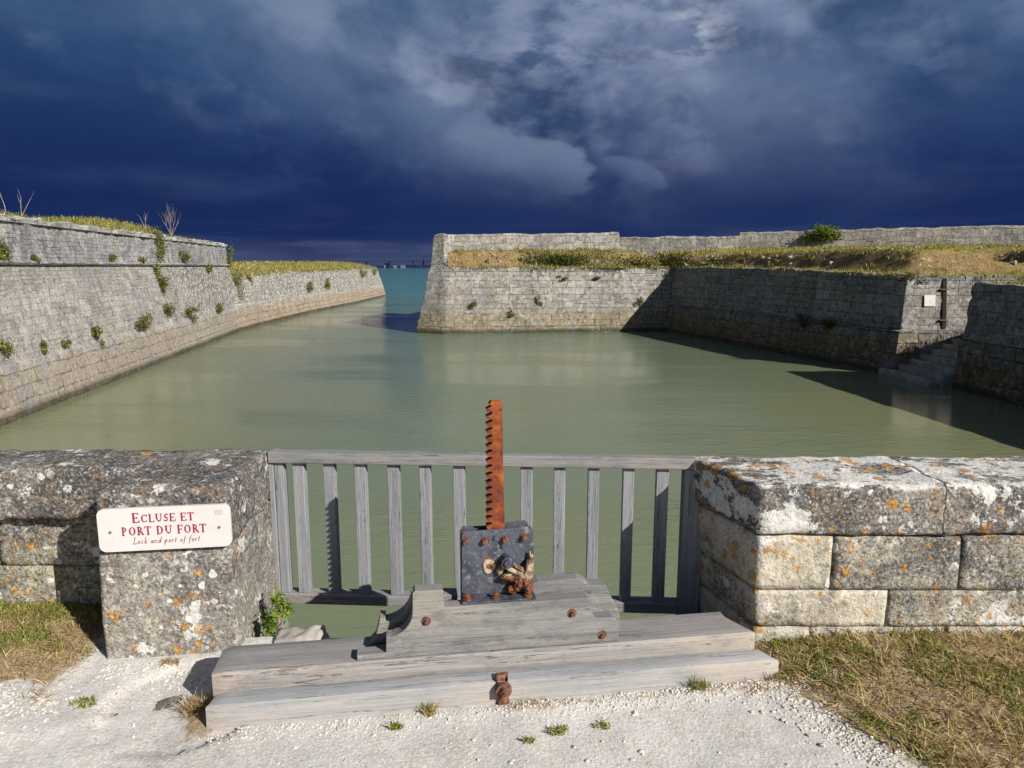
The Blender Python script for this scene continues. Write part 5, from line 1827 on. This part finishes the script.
def dead_shrub(name, base, stems, label, seed):
    rg_ = random.Random(seed)
    e = empty(name, base)
    tagit(e, label, 'dead shrub')
    bm = bmesh.new()

    def grow(p, d, L, r, depth):
        q = p
        for s in range(3):
            d = (d + Vector((rg_.uniform(-.16, .16), rg_.uniform(-.16, .16), rg_.uniform(-.02, .12)))).normalized()
            nq = q + d * L / 3
            add_cyl(bm, q, nq, r, r * 0.8, seg=5, cap=False)
            r *= 0.8
            q = nq
            if depth and s > 0:
                for _ in range(rg_.choice((1, 1, 2))):
                    dd = (d + Vector((rg_.uniform(-.7, .7), rg_.uniform(-.7, .7), rg_.uniform(.0, .5)))).normalized()
                    grow(q, dd, L * 0.5, r * 0.7, depth - 1)
    for (ang, lean_, L, dp) in stems:
        L *= 0.72
        grow(Vector((rg_.uniform(-.01, .01), rg_.uniform(-.01, .01), 0)), Vector((math.cos(ang) * lean_, math.sin(ang) * lean_, 1)).normalized(), L, 0.014, dp)
    bm_obj('twigs', bm, M['drytwig'], e)


dead_shrub('dead_shrub', (-16.9, 24.0, 3.42), [(2.6, .10, 1.1, 1)], 'thin bare twig standing on the rampart, leftmost', 3)
dead_shrub('dead_shrub', (-17.4, 25.5, 3.45), [(0.6, .1, .9, 1), (0.2, .45, .95, 1)], 'bare forked twig pair on the rampart, right of the leftmost twig', 4)
dead_shrub('dead_shrub', (-19.2, 40.3, 3.40), [(0.1, .3, 1.3, 2), (2.9, .35, 1.3, 2), (1.5, .1, 1.5, 2), (0.3, .15, 1.4, 2), (3.1, .2, 1.45, 2), (3.0, .6, 1.2, 2), (0.2, .6, 1.2, 2)], 'bushy bare grey shrub standing on the grass of the rampart', 6)
dead_shrub('dead_shrub', (-18.7, 36.5, 3.55), [(0.1, .2, .9, 1), (2.9, .2, .8, 1)], 'small bare twig left of the bushy grey shrub on the rampart', 8)

# ------------------------------------------------------------------ far shore
vs, fs = [], []
n = 260
for i in range(n + 1):
    x = -3200 + 6400 * i / n
    h_ = 11 + 5 * fbm(Vector((x * 0.004, 0, 0)), 3) + 3.5 * fbm(Vector((x * 0.03, 1, 0)), 3)
    vs += [(x, 3000, -3), (x, 3040, max(3, h_) - 2.5), (x, 3400, max(3, h_) - 2.5), (x, 3700, -3)]
for i in range(n):
    for j in range(3):
        a_ = i * 4 + j
        fs.append((a_, a_ + 4, a_ + 5, a_ + 1))
o = link_mesh('far_shore', vs, fs, M['shore'])
tagit(o, kind='structure')
bd = empty('road_bridge', (-300, 2950, -2.55))
tagit(bd, 'long low dark road bridge on the horizon', 'bridge')
bm = bmesh.new()
add_box(bm, -900, 1200, -6, 6, 26.5, 29.5)
bm_obj('deck', bm, M['farbridge'], bd)
for i in range(22):
    bm = bmesh.new()
    x = -880 + i * 96
    add_box(bm, x - 3, x + 3, -4, 4, -1, 26.5)
    bm_obj('pier', bm, M['farbridge'], bd)
for (x, w_, h_, lab) in [(-520, 26, 15, 'pale building on the far shore, the widest one'), (-488, 14, 12, 'small pale building on the far shore beside the widest'), (-455, 20, 9, 'low pale building on the far shore nearest the bastion')]:
    bm = bmesh.new()
    add_box(bm, x - w_ / 2, x + w_ / 2, 2960, 2975, -3, h_)
    add_prism(bm, [(x - w_ / 2 - 1, h_ + .02), (x + w_ / 2 + 1, h_ + .02), (x + w_ / 2 - 3, h_ + 3), (x - w_ / 2 + 3, h_ + 3)], 2959, 2976)
    o = bm_obj('far_building', bm, M['farwhite'])
    tagit(o, lab, 'building', 'buildings on the far shore')
bm = bmesh.new()
add_box(bm, -372, -366, 2960, 2966, -3, 34)
add_box(bm, -370.4, -367.6, 2961.5, 2964.5, 34, 44)
o = bm_obj('tower', bm, M['farbridge'])
tagit(o, 'slim dark tower on the far shore beside the bastion corner', 'tower')
